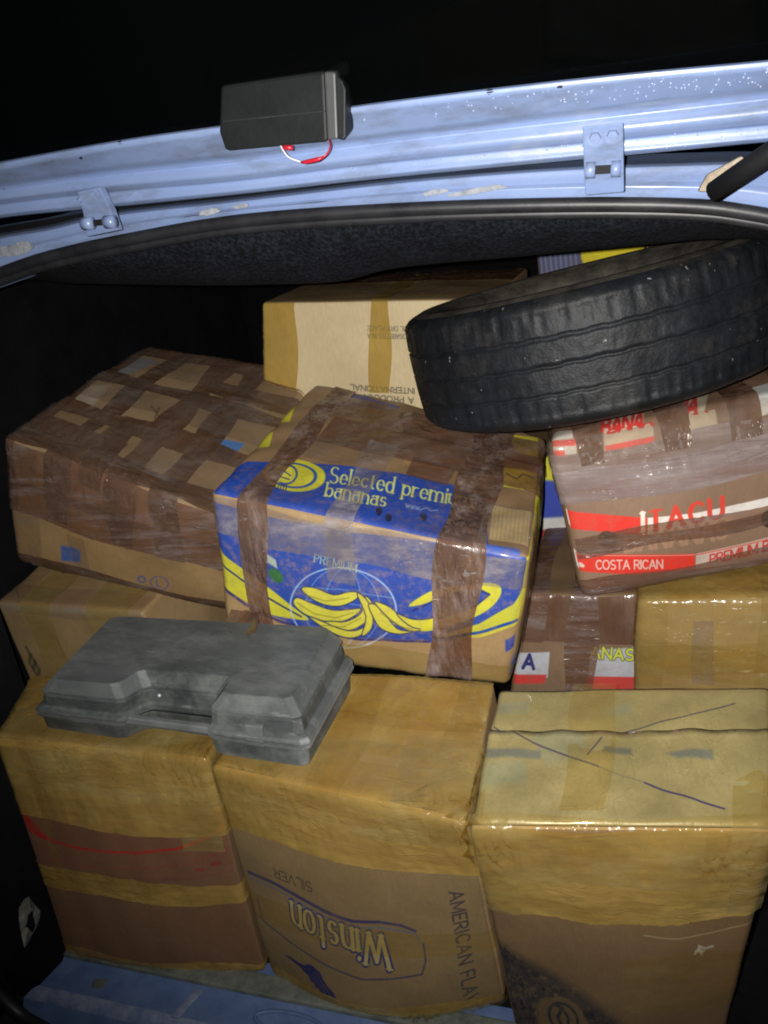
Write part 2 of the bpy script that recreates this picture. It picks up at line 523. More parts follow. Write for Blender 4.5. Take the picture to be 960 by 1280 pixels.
class Carton:
    def __init__(s, c, dims, r=0.010, bulge=(0, 0, 0, 0), rough=0.0025, seed=0, extra=None):
        s.c = np.array(c, float) + np.array([0, 0, CAMZ])
        s.d = np.array(dims, float)
        s.r = r
        s.b = bulge                     # out-swelling of the front low / front high / sides / top
        g = np.random.default_rng(seed)
        s.k = g.normal(size=(9, 3)) * np.array([22, 22, 22]) * g.uniform(.4, 1.8, (9, 1))
        s.ph = g.uniform(0, 6.28, 9)
        s.am = g.uniform(.3, 1, 9) / 9 * 2.2 * rough
        s.extra = extra

    def surf(s, p, off=0.0):
        p = np.asarray(p, float)
        lo, hi = np.full(3, s.r), s.d - s.r
        q = np.clip(p, lo, hi)
        n = p - q
        L = np.linalg.norm(n, axis=1, keepdims=True)
        n = n / np.maximum(L, 1e-9)
        disp = (np.sin(p @ s.k.T + s.ph) * s.am).sum(1)
        u, v, w = (np.clip(p / s.d, 0, 1)).T
        P = q + n * (s.r + off + disp)[:, None]
        su, sv, sw = np.sin(np.pi * u), np.sin(np.pi * v), np.sin(np.pi * w)
        P[:, 1] -= su * (s.b[0] * (1 - w) ** 1.5 * 1.0 + s.b[1] * sw) * (1 - v)
        P[:, 0] += (u - .5) * 2 * s.b[2] * sv * sw
        P[:, 2] += su * sv * s.b[3] * w
        if s.extra is not None:
            P = P + s.extra(u, v, w)
        t = P / s.d
        o = 0
        for i in range(8):
            a = t[:, 0] if i & 1 else 1 - t[:, 0]
            b = t[:, 1] if i & 2 else 1 - t[:, 1]
            c = t[:, 2] if i & 4 else 1 - t[:, 2]
            o = o + (a * b * c)[:, None] * s.c[i]
        return o

    def samples(s, L, step):
        r = s.r
        e = np.array([0, .2, .45, .7, 1.0]) * r
        n = max(2, int((L - 2 * r) / step))
        return np.concatenate([e, np.linspace(r, L - r, n + 1)[1:-1], L - e[::-1]])

    def shell(s, name, mats, parent, step=0.011):
        "mats: dict face -> material; faces F B L R T D; others take mats['*']"
        order = list(dict.fromkeys(mats.values()))
        w, d, h = s.d
        faces = {'F': (0, 2, 1, 0), 'B': (0, 2, 1, d), 'L': (1, 2, 0, 0), 'R': (1, 2, 0, w), 'T': (0, 1, 2, h), 'D': (0, 1, 2, 0)}
        V, Fc, UV, MI = [], [], [], []
        key = {}
        for f, (i, j, k, val) in faces.items():
            A, B = s.samples(s.d[i], step), s.samples(s.d[j], step)
            aa, bb = np.meshgrid(A, B)
            p = np.zeros((aa.size, 3)); p[:, i] = aa.ravel(); p[:, j] = bb.ravel(); p[:, k] = val
            ids = []
            for q in p:
                t = tuple(np.round(q, 6))
                if t not in key:
                    key[t] = len(V); V.append(q)
                ids.append(key[t])
            na, nb = len(A), len(B)
            ua, ub = A / s.d[i], B / s.d[j]
            flip = f in 'BLD'
            mi = order.index(mats.get(f, mats['*']))
            for y in range(nb - 1):
                for x in range(na - 1):
                    c = [(x, y), (x + 1, y), (x + 1, y + 1), (x, y + 1)]
                    if flip:
                        c = c[::-1]
                    Fc.append([ids[yy * na + xx] for xx, yy in c]); MI.append(mi)
                    UV += [x_ for xx, yy in c for x_ in (ua[xx], ub[yy])]
        P = s.surf(np.array(V))
        me = bpy.data.meshes.new(name)
        me.from_pydata(P.tolist(), [], Fc)
        me.uv_layers.new(name='UVMap').data.foreach_set('uv', UV)
        me.polygons.foreach_set('material_index', MI)
        me.update()
        return link(name, me, order, parent)

    def strip(s, axis, a0, a1, s0, s1, mat, parent, off=0.0012, name='tape_strip', step=0.008, wob=0.004, seed=0, crumple=0.0006, label=None):
        """tape laid on the carton. axis 'x': runs up the front, over the top, down the back; 'z': along the front, then the
        right side (below zero: the left side); 'y': up the left side, over the top, down the right. a0..a1 = its width, s0..s1 = its run"""
        w, d, h = s.d
        g = np.random.default_rng(seed + 11)
        nA = max(3, int((a1 - a0) / step) + 1)
        nS = max(4, int((s1 - s0) / (step * .6)) + 1)
        ss = np.linspace(s0, s1, nS)
        f1, f2 = g.uniform(14, 30, 2)
        e0 = wob * np.sin(ss * f1 + g.uniform(0, 6)) ; e1 = wob * np.sin(ss * f2 + g.uniform(0, 6))
        P = np.zeros((nS, nA, 3))
        for i, t in enumerate(ss):
            a = np.linspace(a0 + e0[i], a1 + e1[i], nA)
            tt = t
            if i in (0, nS - 1):
                tt = t + g.uniform(-.004, .004)
            if axis == 'x':
                if tt < h: q = (None, 0, tt)
                elif tt < h + d: q = (None, tt - h, h)
                else: q = (None, d, 2 * h + d - tt)
                P[i, :, 0] = np.clip(a, 0, w); P[i, :, 1] = q[1]; P[i, :, 2] = max(0, q[2])
            elif axis == 'y':
                if tt < h: q = (0, tt)
                elif tt < h + w: q = (tt - h, h)
                else: q = (w, 2 * h + w - tt)
                P[i, :, 1] = np.clip(a, 0, d); P[i, :, 0] = q[0]; P[i, :, 2] = max(0, q[1])
            else:
                if tt < 0: q = (0, min(-tt, d))
                elif tt < w: q = (tt, 0)
                else: q = (w, min(tt - w, d))
                lim = np.where(a > h, h, a); over = np.maximum(a - h, 0)
                P[i, :, 0] = q[0]; P[i, :, 1] = q[1]; P[i, :, 2] = lim
                if tt >= 0 and tt < w:
                    P[i, :, 1] = q[1] + over
                elif tt < 0:
                    P[i, :, 0] = over
                else:
                    P[i, :, 0] = w - over
        ed = np.zeros((nS, nA)); ed[:, 0] = ed[:, -1] = 1; ed[0] = ed[-1] = 1
        o = off + g.normal(size=(nS, nA)) * crumple * .6 * (1 - ed) + ed * np.abs(g.normal(size=(nS, nA))) * 0.0007
        o = np.maximum(o, 0.0004)
        Q = s.surf(P.reshape(-1, 3), o.ravel())
        Fc = [(i * nA + j, i * nA + j + 1, (i + 1) * nA + j + 1, (i + 1) * nA + j) for i in range(nS - 1) for j in range(nA - 1)]
        if axis in 'xy' :
            Fc = [f if axis == 'x' else f[::-1] for f in Fc]
        else:
            Fc = [f[::-1] for f in Fc]
        return pydata(name, Q, Fc, mat, parent, True, label)


# ------------------------------------------------------------------ the car
m_paint_base = None


def mat_paint():
    m, nt, out = material('pale_blue_paint')
    base = mixc(nt, ramp(nt, noise(nt, 5, 6, 0.6), [(0.3, 0.0), (0.75, 1.0)]), (0.145, 0.205, 0.375), (0.19, 0.25, 0.41))
    grime = ramp(nt, noise(nt, 16, 8, 0.75, (0.5, 1, 1.6)), [(0.48, 0.0), (0.68, 0.75)])
    base = mixc(nt, grime, base, (0.10, 0.115, 0.15))
    pale = ramp(nt, noise(nt, 7, 6, 0.7, (0.6, 1, 1)), [(0.60, 0.0), (0.75, 0.6)])
    base = mixc(nt, pale, base, (0.36, 0.36, 0.34))
    chip = ramp(nt, noise(nt, 42, 3, 0.6), [(0.755, 0.0), (0.775, 1.0)])
    base = mixc(nt, chip, base, (0.06, 0.04, 0.04))
    h = mathn(nt, 'ADD', noise(nt, 14, 4, 0.6), mathn(nt, 'MULTIPLY', noise(nt, 240, 2, 0.5), 0.04))
    principled(nt, out, base, 0.38, bump(nt, h, 0.25, 0.004), spec=0.45, coat=0.15, coat_rough=0.12)
    return m


M_paint = mat_paint()
M_sill = mat_plain('worn_blue_sill_paint', (0.06, 0.10, 0.22), (0.10, 0.15, 0.28), 20, 0.55, 40, 0.35, 0.003)
M_lip = mat_plain('scuffed_paint_edge', (0.08, 0.12, 0.24), (0.22, 0.25, 0.32), 45, 0.5, 60, 0.4, 0.002)
M_rubber = mat_plain('black_rubber', (0.008, 0.008, 0.010), (0.022, 0.023, 0.026), 20, 0.45, 90, 0.2, 0.001)
M_black = mat_plain('black_trim', (0.004, 0.004, 0.005), (0.010, 0.010, 0.011), 8, 0.7, 50, 0.3, 0.002, spec=0.2)
M_dirty = mat_plain('dirty_metal_strip', (0.06, 0.07, 0.06), (0.16, 0.17, 0.15), 30, 0.6, 60, 0.4, 0.003)
M_steel = mat_plain('dull_screw_steel', (0.35, 0.38, 0.45), (0.55, 0.58, 0.66), 60, 0.35, 80, 0.1, 0.001, metallic=0.3)


def mat_felt():
    m, nt, out = material('charcoal_felt')
    sp = ramp(nt, noise(nt, 190, 3, 0.7), [(0.42, 0.0), (0.68, 1.0)])
    base = mixc(nt, sp, (0.004, 0.0045, 0.006), (0.019, 0.021, 0.030))
    big = ramp(nt, noise(nt, 14, 5, 0.7), [(0.35, 0.55), (0.7, 1.1)])
    base = mixc(nt, 1.0, base, big, 'MULTIPLY')
    principled(nt, out, base, 0.95, bump(nt, noise(nt, 260, 3, 0.7), 0.8, 0.004), spec=0.1)
    return m


M_felt = mat_felt()
M_case_shell = mat_plain('black_lamp_plastic', (0.004, 0.005, 0.0055), (0.008, 0.0098, 0.0105), 26, 0.55, 150, 0.25, 0.001, spec=0.2)
M_wire_red = mat_plain('red_wire', (0.30, 0.008, 0.02), (0.42, 0.015, 0.035), 30, 0.35, 60, 0.05, 0.001)
M_wire_white = mat_plain('white_wire', (0.6, 0.58, 0.6), (0.75, 0.72, 0.75), 30, 0.35, 60, 0.05, 0.001)
M_foam = mat_plain('beige_foam', (0.25, 0.20, 0.14), (0.40, 0.34, 0.27), 40, 0.9, 120, 0.6, 0.004)
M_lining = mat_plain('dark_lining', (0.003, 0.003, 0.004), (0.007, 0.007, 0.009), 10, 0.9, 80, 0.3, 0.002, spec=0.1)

# ground under and behind the car
gm, gnt, gout = material('asphalt')
gb = mixc(gnt, ramp(gnt, noise(gnt, 80, 4, 0.7), [(0.35, 0.0), (0.7, 1.0)]), (0.03, 0.03, 0.03), (0.07, 0.068, 0.065))
principled(gnt, gout, gb, 0.9, bump(gnt, noise(gnt, 120, 4, 0.7), 0.6, 0.006))
g = pydata('ground', [(-60, -60, 0), (60, -60, 0), (60, 60, 0), (-60, 60, 0)], [(0, 1, 2, 3)], gm, None, False)
g['kind'] = 'structure'

car = thing('estate_car', 'pale blue car with its tailgate up, load space open and crammed with cartons', 'car', (-0.35, 0.75, 0.0))


def rows_sheet(name, rows, mats, parent, xs, n_smooth=True, thick=None, wob=0.0, rowmat=None):
    "sheet pressed through a stack of long edges; each row = ([(photo x, photo y)...], depth)"
    V, Fc = [], []
    nx = len(xs)
    for pts, Y in rows:
        px = [p[0] for p in pts]; py = [p[1] for p in pts]
        for x in xs:
            y = np.interp(x, px, py)
            V.append(at(x, y, Y if not callable(Y) else Y(x)))
    Mi = []
    for i in range(len(rows) - 1):
        for j in range(nx - 1):
            Fc.append((i * nx + j, (i + 1) * nx + j, (i + 1) * nx + j + 1, i * nx + j + 1))
            Mi.append(rowmat[i] if rowmat else 0)
    me = bpy.data.meshes.new(name)
    me.from_pydata([tuple(v) for v in V], [], Fc)
    me.polygons.foreach_set('material_index', Mi)
    me.update()
    return link(name, me, mats, parent, False)


def sm(pts, n=8):
    q = smooth_path([(x, y, 0) for x, y in pts], n)
    return [(p.x, p.y) for p in q]


XS = np.linspace(-250, 1300, 96)

# tailgate, swung up: the top of its inner frame, and the window above it
e_top = sm([(-270, 256), (-180, 236), (0, 202), (150, 175), (275, 157), (480, 127), (730, 97), (960, 75), (1170, 55), (1310, 42)])
def shift(e, d, k=0.0): return [(x, y + d + k * (x - 480) / 480) for x, y in e]
e_l1 = shift(e_top, 5)
e_l2 = shift(e_top, 13, 1)
e_g0 = sm([(-270, 282), (-180, 262), (0, 231), (150, 210), (300, 194), (480, 169), (740, 138), (960, 112), (1170, 88), (1310, 74)])
e_g1 = shift(e_g0, 7, 1)
e_g2 = shift(e_g0, 13, 3)
e_f0 = sm([(-270, 300), (-180, 282), (0, 255), (150, 238), (300, 225), (480, 203), (740, 177), (960, 155), (1170, 134), (1310, 121)])
e_f1 = shift(e_f0, 4)
e_f2 = sm([(-270, 320), (-180, 300), (0, 271), (140, 257), (300, 241), (480, 221), (720, 198), (960, 176), (1170, 156), (1310, 143)])
e_f3 = shift(e_f2, 2)
rail = rows_sheet('tailgate', [(e_top, .872), (e_top, .850), (e_l1, .846), (e_l2, .856), (shift(e_g0, -6), .868), (e_g0, .876), (e_g1, .896), (e_g2, .897),
                                 (shift(e_g2, 4), .886), (shift(e_f0, -3), .893), (e_f0, .900), (e_f1, .908), (shift(e_f2, -7), .899), (e_f2, .903), (e_f3, .935), (shift(e_f2, -6), .96)],
                  M_paint, car, XS)
tg = rail
bm = bmesh.new(); bm.from_mesh(rail.data)
bmesh.ops.bevel(bm, geom=[e for e in bm.edges if len(e.link_faces) == 2 and e.calc_face_angle(0) > 0.35], offset=0.0016, segments=2, affect='EDGES')
bm.normal_update(); bm.to_mesh(rail.data); bm.free()
rail.data.polygons.foreach_set('use_smooth', [True] * len(rail.data.polygons))

# window pane in the raised tailgate (the night stands behind it)
wm, wnt, wout = material('tailgate_glass')
wp = principled(wnt, None, (0.01, 0.012, 0.012), 0.03, spec=0.5)
wt = wnt.nodes.new('ShaderNodeBsdfTransparent'); wt.inputs[0].default_value = (0.55, 0.6, 0.58, 1)
wx = wnt.nodes.new('ShaderNodeMixShader'); wx.inputs[0].default_value = 0.06
wnt.links.new(wt.outputs[0], wx.inputs[1]); wnt.links.new(wp.outputs[0], wx.inputs[2]); wnt.links.new(wx.outputs[0], wout.inputs[0])
ga, gb_ = at(-165, 237, .868), at(1155, 58, .868)
gdir = Vector((0, -0.62, 0.55))
bm = bmesh.new()
bm_prism(bm, [ga, gb_, gb_ + gdir, ga + gdir], Vector((0, 0.0031, 0.0035)))
frombm('window_pane', bm, wm, tg)

# roof header channel with its painted gutter
e_c0 = sm([(-270, 375), (-180, 330), (0, 296), (60, 286), (140, 268), (300, 250), (480, 229), (600, 218), (720, 210), (860, 205), (960, 204), (1170, 215), (1240, 250), (1310, 330)])
e_seal = sm([(-270, 500), (-180, 392), (-60, 355), (0, 334), (60, 314), (150, 294), (300, 269), (500, 255), (700, 249), (850, 250), (930, 258), (1000, 276), (1170, 350), (1240, 440), (1310, 640)])
e_c1 = shift(e_c0, 5)
def between(a, b, t):
    return [(x, np.interp(x, [p[0] for p in a], [p[1] for p in a]) * (1 - t) + np.interp(x, [p[0] for p in b], [p[1] for p in b]) * t) for x in np.linspace(-270, 1310, 70)]
hd = rows_sheet('roof_header', [(shift(e_c0, -14), 1.05), (shift(e_c0, -2), .99), (e_c0, .962), (e_c1, .957), (between(e_c0, e_seal, .45), .962), (between(e_c0, e_seal, .52), .953),
                                (between(e_c0, e_seal, .72), .953), (e_seal, .958), (shift(e_seal, 14), .962), (shift(e_seal, 26), 1.0)], M_paint, car, XS)
bm = bmesh.new(); bm.from_mesh(hd.data)
bmesh.ops.bevel(bm, geom=[e for e in bm.edges if len(e.link_faces) == 2 and e.calc_face_angle(0) > 0.3], offset=0.002, segments=2, affect='EDGES')
bm.to_mesh(hd.data); bm.free()
hd.data.polygons.foreach_set('use_smooth', [True] * len(hd.data.polygons))

# rubber door seal: a bulb and a lip
path = [at(x, np.interp(x, [p[0] for p in e_seal], [p[1] for p in e_seal]) + 7, .948) for x in np.linspace(-250, 1300, 110)]
V, Fc = tube_mesh(path, .0078, 12)
seal = pydata('rubber_seal', V, Fc, M_rubber, car)
path = [at(x, np.interp(x, [p[0] for p in e_seal], [p[1] for p in e_seal]) + 18, .953) for x in np.linspace(-250, 1300, 110)]
V, Fc = tube_mesh(path, .0058, 10)
pydata('seal_lip', V, Fc, M_rubber, seal)

# felt trim panel hanging inside the header
e_low = sm([(-270, 530), (-180, 420), (0, 352), (100, 352), (250, 354), (330, 353), (424, 349), (498, 332), (640, 319), (800, 304), (900, 296), (1000, 305), (1170, 380), (1240, 480), (1310, 680)])
rows = [(shift(e_seal, 18), .962)]
for k in range(1, 9):
    t = k / 8
    rows.append((between(shift(e_seal, 18), e_low, t), .965 + .075 * t - .02 * math.sin(math.pi * t)))
rows.append((shift(e_low, 3), 1.07))
rows.append((shift(e_low, -6), 1.30))
felt = rows_sheet('felt_trim', rows, M_felt, car, XS)
felt.data.polygons.foreach_set('use_smooth', [True] * len(felt.data.polygons))

# dark inside of the load space
def zz(v): return v + CAMZ
bm = bmesh.new()
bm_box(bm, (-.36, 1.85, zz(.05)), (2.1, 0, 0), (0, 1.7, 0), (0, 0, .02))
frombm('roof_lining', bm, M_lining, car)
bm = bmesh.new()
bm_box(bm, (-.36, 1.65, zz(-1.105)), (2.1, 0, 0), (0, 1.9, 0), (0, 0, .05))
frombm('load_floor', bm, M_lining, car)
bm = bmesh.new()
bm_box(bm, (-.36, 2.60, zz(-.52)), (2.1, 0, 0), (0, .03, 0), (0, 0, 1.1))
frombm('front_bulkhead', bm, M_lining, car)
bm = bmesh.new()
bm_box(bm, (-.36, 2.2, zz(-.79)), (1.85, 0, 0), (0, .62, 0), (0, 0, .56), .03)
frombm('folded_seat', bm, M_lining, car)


def wallpoly(pts, name, mat):
    "upright side trim: a bent wall of real thickness"
    V, Fc = [], []
    for (x, y) in pts:
        V += [(x, y, zz(-1.13)), (x, y, zz(.06))]
    n = len(pts)
    for i in range(n - 1):
        Fc.append((2 * i, 2 * i + 2, 2 * i + 3, 2 * i + 1))
    o = pydata(name, V, Fc, mat, car, False)
    md = o.modifiers.new('thick', 'SOLIDIFY'); md.thickness = 0.02; md.offset = -1 if pts[0][0] < 0 else 1
    return o


wallpoly([(-1.30, .60), (-1.045, .655), (-1.055, .74), (-1.08, .95), (-1.33, 1.09), (-1.38, 2.6)], 'side_trim', M_black)
wallpoly([(.66, 2.6), (.64, 1.3), (.45, 1.0), (.42, .74), (.62, .60)], 'side_trim', M_black)
# seal running down the left edge of the opening
V, Fc = tube_mesh(smooth_path([(-1.10, .64, zz(-.2)), (-1.085, .645, zz(-.5)), (-1.06, .65, zz(-.8)), (-1.045, .655, zz(-1.0)), (-1.0, .66, zz(-1.10)), (-.93, .655, zz(-1.13))], 8), .011, 10)
pydata('side_seal', V, Fc, M_rubber, car)
# torn grey patch on the left trim
bm = bmesh.new()
cp = []
pc = [(44, 1122), (52, 1132), (58, 1140), (59, 1150), (53, 1160), (46, 1172), (40, 1184), (35, 1186), (33, 1170), (29, 1150), (31, 1136), (38, 1126)]
hc = [(44, 1140), (48, 1148), (49, 1158), (44, 1166), (37, 1160), (38, 1148)]
def on_trim(u, v):
    d = ray(u, v); t = -1.037 / d[0]
    # trim leaf between (-1.045,.655) and (-1.055,.74)
    return Vector((-1.0375 - .01 * (d[1] * t - .655) / .085, d[1] * t, d[2] * t + CAMZ))
oc = [on_trim(*p) for p in pc]; ic = [on_trim(*hc[int(i * len(hc) / len(pc)) % len(hc)]) for i in range(len(pc))]
Vp = [v + Vector((random.uniform(.001, .006), 0, 0)) for v in oc] + [v + Vector((random.uniform(.004, .010), 0, 0)) for v in ic]
n = len(pc)
Fp = [(i, (i + 1) % n, n + (i + 1) % n, n + i) for i in range(n)]
M_patch = mat_plain('torn_grey_sheet', (0.10, 0.10, 0.09), (0.30, 0.30, 0.28), 40, 0.45, 60, 0.6, 0.006)
pydata('torn_patch', Vp, Fp, M_patch, car, False, 'torn pale grey patch stuck to the black side trim')

# sill: dirty strip, painted step with a worn lip, black bumper
def sill_row(y, z, x0, x1, n=70, jit=0.0):
    return [(x0 + (x1 - x0) * i / (n - 1), y + random.uniform(-jit, jit), zz(z) + random.uniform(-jit, jit) * .5) for i in range(n)]
def sheet_rows(rows, name, mats, parent, rowmat=None):
    n = len(rows[0]); V = [p for r in rows for p in r]; Fc = []; Mi = []
    for i in range(len(rows) - 1):
        for j in range(n - 1):
            Fc.append((i * n + j, i * n + j + 1, (i + 1) * n + j + 1, (i + 1) * n + j)); Mi.append(rowmat[i] if rowmat else 0)
    me = bpy.data.meshes.new(name); me.from_pydata(V, [], Fc); me.polygons.foreach_set('material_index', Mi); me.update()
    return link(name, me, mats, parent, False)
sill = sheet_rows([sill_row(.555, -1.20, -1.0, .42), sill_row(.648, -1.160, -1.0, .42, jit=.001), sill_row(.672, -1.088, -.985, .42, jit=.001), sill_row(.682, -1.079, -.975, .42, jit=.002),
                   sill_row(.690, -1.0775, -.965, .42, jit=.001), sill_row(.735, -1.0755, -.955, .42), sill_row(.739, -1.072, -.955, .42), sill_row(.80, -1.075, -.955, .42)],
                  'sill', [M_sill, M_lip], car, [0, 0, 1, 1, 0, 0, 0])
sill.data.polygons.foreach_set('use_smooth', [True] * len(sill.data.polygons))
bm = bmesh.new()
bm_box(bm, (-.27, .757, zz(-1.069)), (1.37, 0, 0), (0, .034, 0), (0, 0, .010), .003)
frombm('sill_strip', bm, M_dirty, sill)
for x in (-.715, -.40, -.02):
    bm = bmesh.new()
    bm_prism(bm, [(x, .686, zz(-1.0785)), (x + .014, .686, zz(-1.0785)), (x + .030, .734, zz(-1.0765)), (x + .016, .734, zz(-1.0765))], (0, 0, .004), .0012)
    frombm('sill_seam', bm, M_lip, sill, True)
for cx, rx in ((-.53, .055), (-.20, .06)):
    bm = bmesh.new()
    ring = [Vector((cx + rx * math.cos(a), .712 + .016 * math.sin(a), zz(-1.0745))) for a in np.linspace(0, 2 * math.pi, 25)[:-1]]
    V, Fc = tube_mesh(ring + ring[:1], .003, 6, False)
    vs = [bm.verts.new(v) for v in V]
    for f in Fc:
        bm.faces.new([vs[i] for i in f])
    frombm('sill_pressing', bm, M_sill, sill, True)
bm = bmesh.new()
bm_box(bm, (-.865, .712, zz(-1.0765)), (.022, .004, 0), (-.004, .014, 0), (0, 0, .003), .001)
frombm('drain_plug', bm, M_dirty, sill)
bm = bmesh.new()
bm_box(bm, (-.30, .50, zz(-1.26)), (1.7, 0, 0), (0, .20, 0), (0, 0, .16), .03, 3)
frombm('bumper', bm, M_black, car)

# hinges
def hinge(parent, pts, Y, bolts, slot, label=None, k=1.0):
    bm = bmesh.new()
    vm = sum(v for _, v in pts) / len(pts)
    lean = lambda v: Y + (v - vm) * .00045
    poly = [at(u, v, lean(v)) for u, v in pts]
    bm_prism(bm, poly, (0, .012, 0), .0015)
    h = frombm('hinge', bm, M_paint, parent, False, label)
    for (u, v) in bolts:
        c = at(u, v, lean(v) - .002)
        bm = bmesh.new()
        bmesh.ops.create_cone(bm, cap_ends=True, segments=6, radius1=.0060 * k, radius2=.0052 * k, depth=.007,
                              matrix=Matrix.Translation(c) @ Matrix.Rotation(math.radians(112), 4, 'X') @ Matrix.Rotation(u, 4, 'Z'))
        bmesh.ops.create_cone(bm, cap_ends=True, segments=18, radius1=.0083 * k, radius2=.0080 * k, depth=.0025,
                              matrix=Matrix.Translation(c + Vector((0, .003, 0))) @ Matrix.Rotation(math.radians(112), 4, 'X'))
        frombm('bolt', bm, M_paint, h)
    (x0, y0, x1, y1, dy) = slot
    bm = bmesh.new()                          # two knuckles and the pin between them
    for a, b in ((x0 - 12, x0), (x1, x1 + 12)):
        p, q = at(a, (y0 + y1) / 2 - dy * (a - x0) / 40, Y - .002), at(b, (y0 + y1) / 2 - dy * (b - x0) / 40, Y - .002)
        V, Fc = tube_mesh([p, q], .0075, 14)
        vs = [bm.verts.new(v) for v in V]
        for f in Fc:
            bm.faces.new([vs[i] for i in f])
    frombm('knuckle', bm, M_paint, h, True)
    bm = bmesh.new()
    bm_prism(bm, [at(x0, y1, Y - .001), at(x1, y1 - dy * .6, Y - .001), at(x1, y0 - dy * .6, Y - .001), at(x0, y0, Y - .001)], (0, .004, 0), .0006)
    frombm('slot', bm, M_black, h)
    return h


hinge(car, [(728, 158), (779, 153), (780, 240), (731, 244)], .878, [(744, 172), (766, 169)], (744, 207, 764, 218, 2))
hinge(car, [(96, 240), (124, 234), (138, 262), (147, 288), (108, 296), (104, 268)], .878, [(99, 251), (117, 242)], (116, 275, 132, 283, 3), k=.6)

# gas strut and the foam wedge behind it
V, Fc = tube_mesh([at(1010, 160, .84), at(955, 197, .86), at(893, 240, .90)], .0105, 14)
pydata('gas_strut', V, Fc, M_black, car)
bm = bmesh.new()
bm_prism(bm, [at(872, 240, .925), at(884, 218, .92), at(928, 194, .90), at(931, 200, .90), at(905, 240, .915)], (0, .02, 0), .003)
frombm('foam_wedge', bm, M_foam, car)

# brake light unit stuck inside the tailgate window, its lead hanging out
bm = bmesh.new()
face = [(276, 111), (278, 107), (402, 89), (405, 90), (409, 175), (405, 178), (286, 189), (281, 187), (274, 165)]
bm_prism(bm, [at(u, v, .815) for u, v in face], Vector((.002, .045, .016)), .0025)
bl = frombm('brake_light', bm, M_case_shell, car, False, 'black brake light unit with red and white lead hanging below it')
bm = bmesh.new()
bm_prism(bm, [at(u, v, .8145) for u, v in [(405, 90), (419, 90), (422, 174), (409, 175)]], Vector((.000, .045, .014)), .002)
frombm('end_cap', bm, mat_plain('grey_lamp_edge', (0.03, 0.033, 0.034), (0.05, 0.053, 0.053), 30, 0.5, 90, 0.1, 0.001), bl)
bm = bmesh.new()
bm_prism(bm, [at(u, v, .822) for u, v in [(419, 92), (428, 101), (432, 112), (432, 170), (429, 176), (422, 174)]], Vector((-.004, .04, .010)), .002)
frombm('bracket', bm, M_case_shell, bl)
bm = bmesh.new()
bm_prism(bm, [at(u, v, .8138) for u, v in [(278, 151), (406, 138), (406, 140), (278, 153)]], Vector((0, .003, 0)), .0004)
frombm('lens_seam', bm, M_rubber, bl)
V, Fc = tube_mesh(smooth_path([at(350, 180, .83), at(354, 188, .826), at(362, 197, .822), at(378, 203, .82)], 8), .0008, 8)
pydata('white_wire', V, Fc, M_wire_white, bl)
V, Fc = tube_mesh(smooth_path([at(402, 198, .82), at(409, 192, .822), at(413, 182, .828), at(411, 172, .84)], 8), .0009, 8)
pydata('red_wire', V, Fc, M_wire_red, bl)
pp = [at(376, 203, .82), at(382, 202.5, .82), at(390, 201, .82), at(398, 199, .82), at(405, 196, .82)]
V, Fc = tube_mesh(pp, [.0010, .0020, .0022, .0022, .0010], 10)
pydata('wire_joint', V, Fc, M_wire_red, bl)
V, Fc = tube_mesh([at(354, 184, .828), at(366, 185, .828)], .0025, 10)
pydata('plug', V, Fc, M_wire_red, bl)

# dew drops along the right of the raised rail
bm = bmesh.new()
for k in range(170):
    u = 980 - abs(random.gauss(0, 1)) * 250
    if u < 330:
        continue
    lo = np.interp(u, [p[0] for p in e_l1], [p[1] for p in e_l1]); hi = np.interp(u, [p[0] for p in e_f2], [p[1] for p in e_f2])
    t = random.choice([random.uniform(.02, .3), random.uniform(.02, .3), random.uniform(.8, .97)])
    Yd = np.interp(t, [0, .12, .3, .8, .9, 1], [.846, .856, .868, .893, .903, .900]) - .0008
    r = random.uniform(.0005, .0011)
    bmesh.ops.create_icosphere(bm, subdivisions=2, radius=r, matrix=Matrix.Translation(at(u, lo + (hi - lo) * t, Yd)) @ Matrix.Diagonal((1, .6, 1, 1)))
M_drop = mat_plain('water_drop', (0.25, 0.30, 0.45), (0.3, 0.35, 0.5), 5, 0.05, 5, 0.0, 0.001, spec=0.9)
dr = frombm('dew', bm, M_drop, tg, True)
dr['kind'] = 'stuff'

# nicks along the raised frame's upper edge, smears of old sealer on the header
for (u, dv, r) in ((150, 3, .0024), (101, 14, .0018), (612, 4, .003), (700, 8, .002), (352, 3, .0016)):
    bm = bmesh.new()
    yy = np.interp(u, [q[0] for q in e_top], [q[1] for q in e_top]) + dv
    c = at(u, yy, .8485)
    bmesh.ops.create_icosphere(bm, subdivisions=2, radius=r, matrix=Matrix.Translation(c) @ Matrix.Diagonal((1.3, .35, .7, 1)))
    for v in bm.verts:
        v.co += Vector((random.uniform(-1, 1), 0, random.uniform(-1, 1))) * r * .3
    frombm('paint_nick', bm, M_black, rail)
M_smear = mat_plain('old_sealer', (0.15, 0.165, 0.20), (0.30, 0.31, 0.33), 50, 0.7, 60, 0.8, 0.006)
for (u, v, hw, hh) in ((18, 312, 26, 9), (262, 265, 14, 4.5), (300, 258, 11, 3.5), (600, 238, 40, 4), (545, 240, 18, 3.5)):
    n = 14
    poly = []
    for k in range(n):
        a = 2 * math.pi * k / n
        rr = random.uniform(.7, 1.15)
        poly.append(at(u + hw * rr * math.cos(a), v + hh * rr * math.sin(a) - .17 * hw * rr * math.cos(a), .9515))
    bm = bmesh.new()
    bm_prism(bm, poly, (0, .0022, 0), .0006)
    frombm('sealer_smear', bm, M_smear, hd)
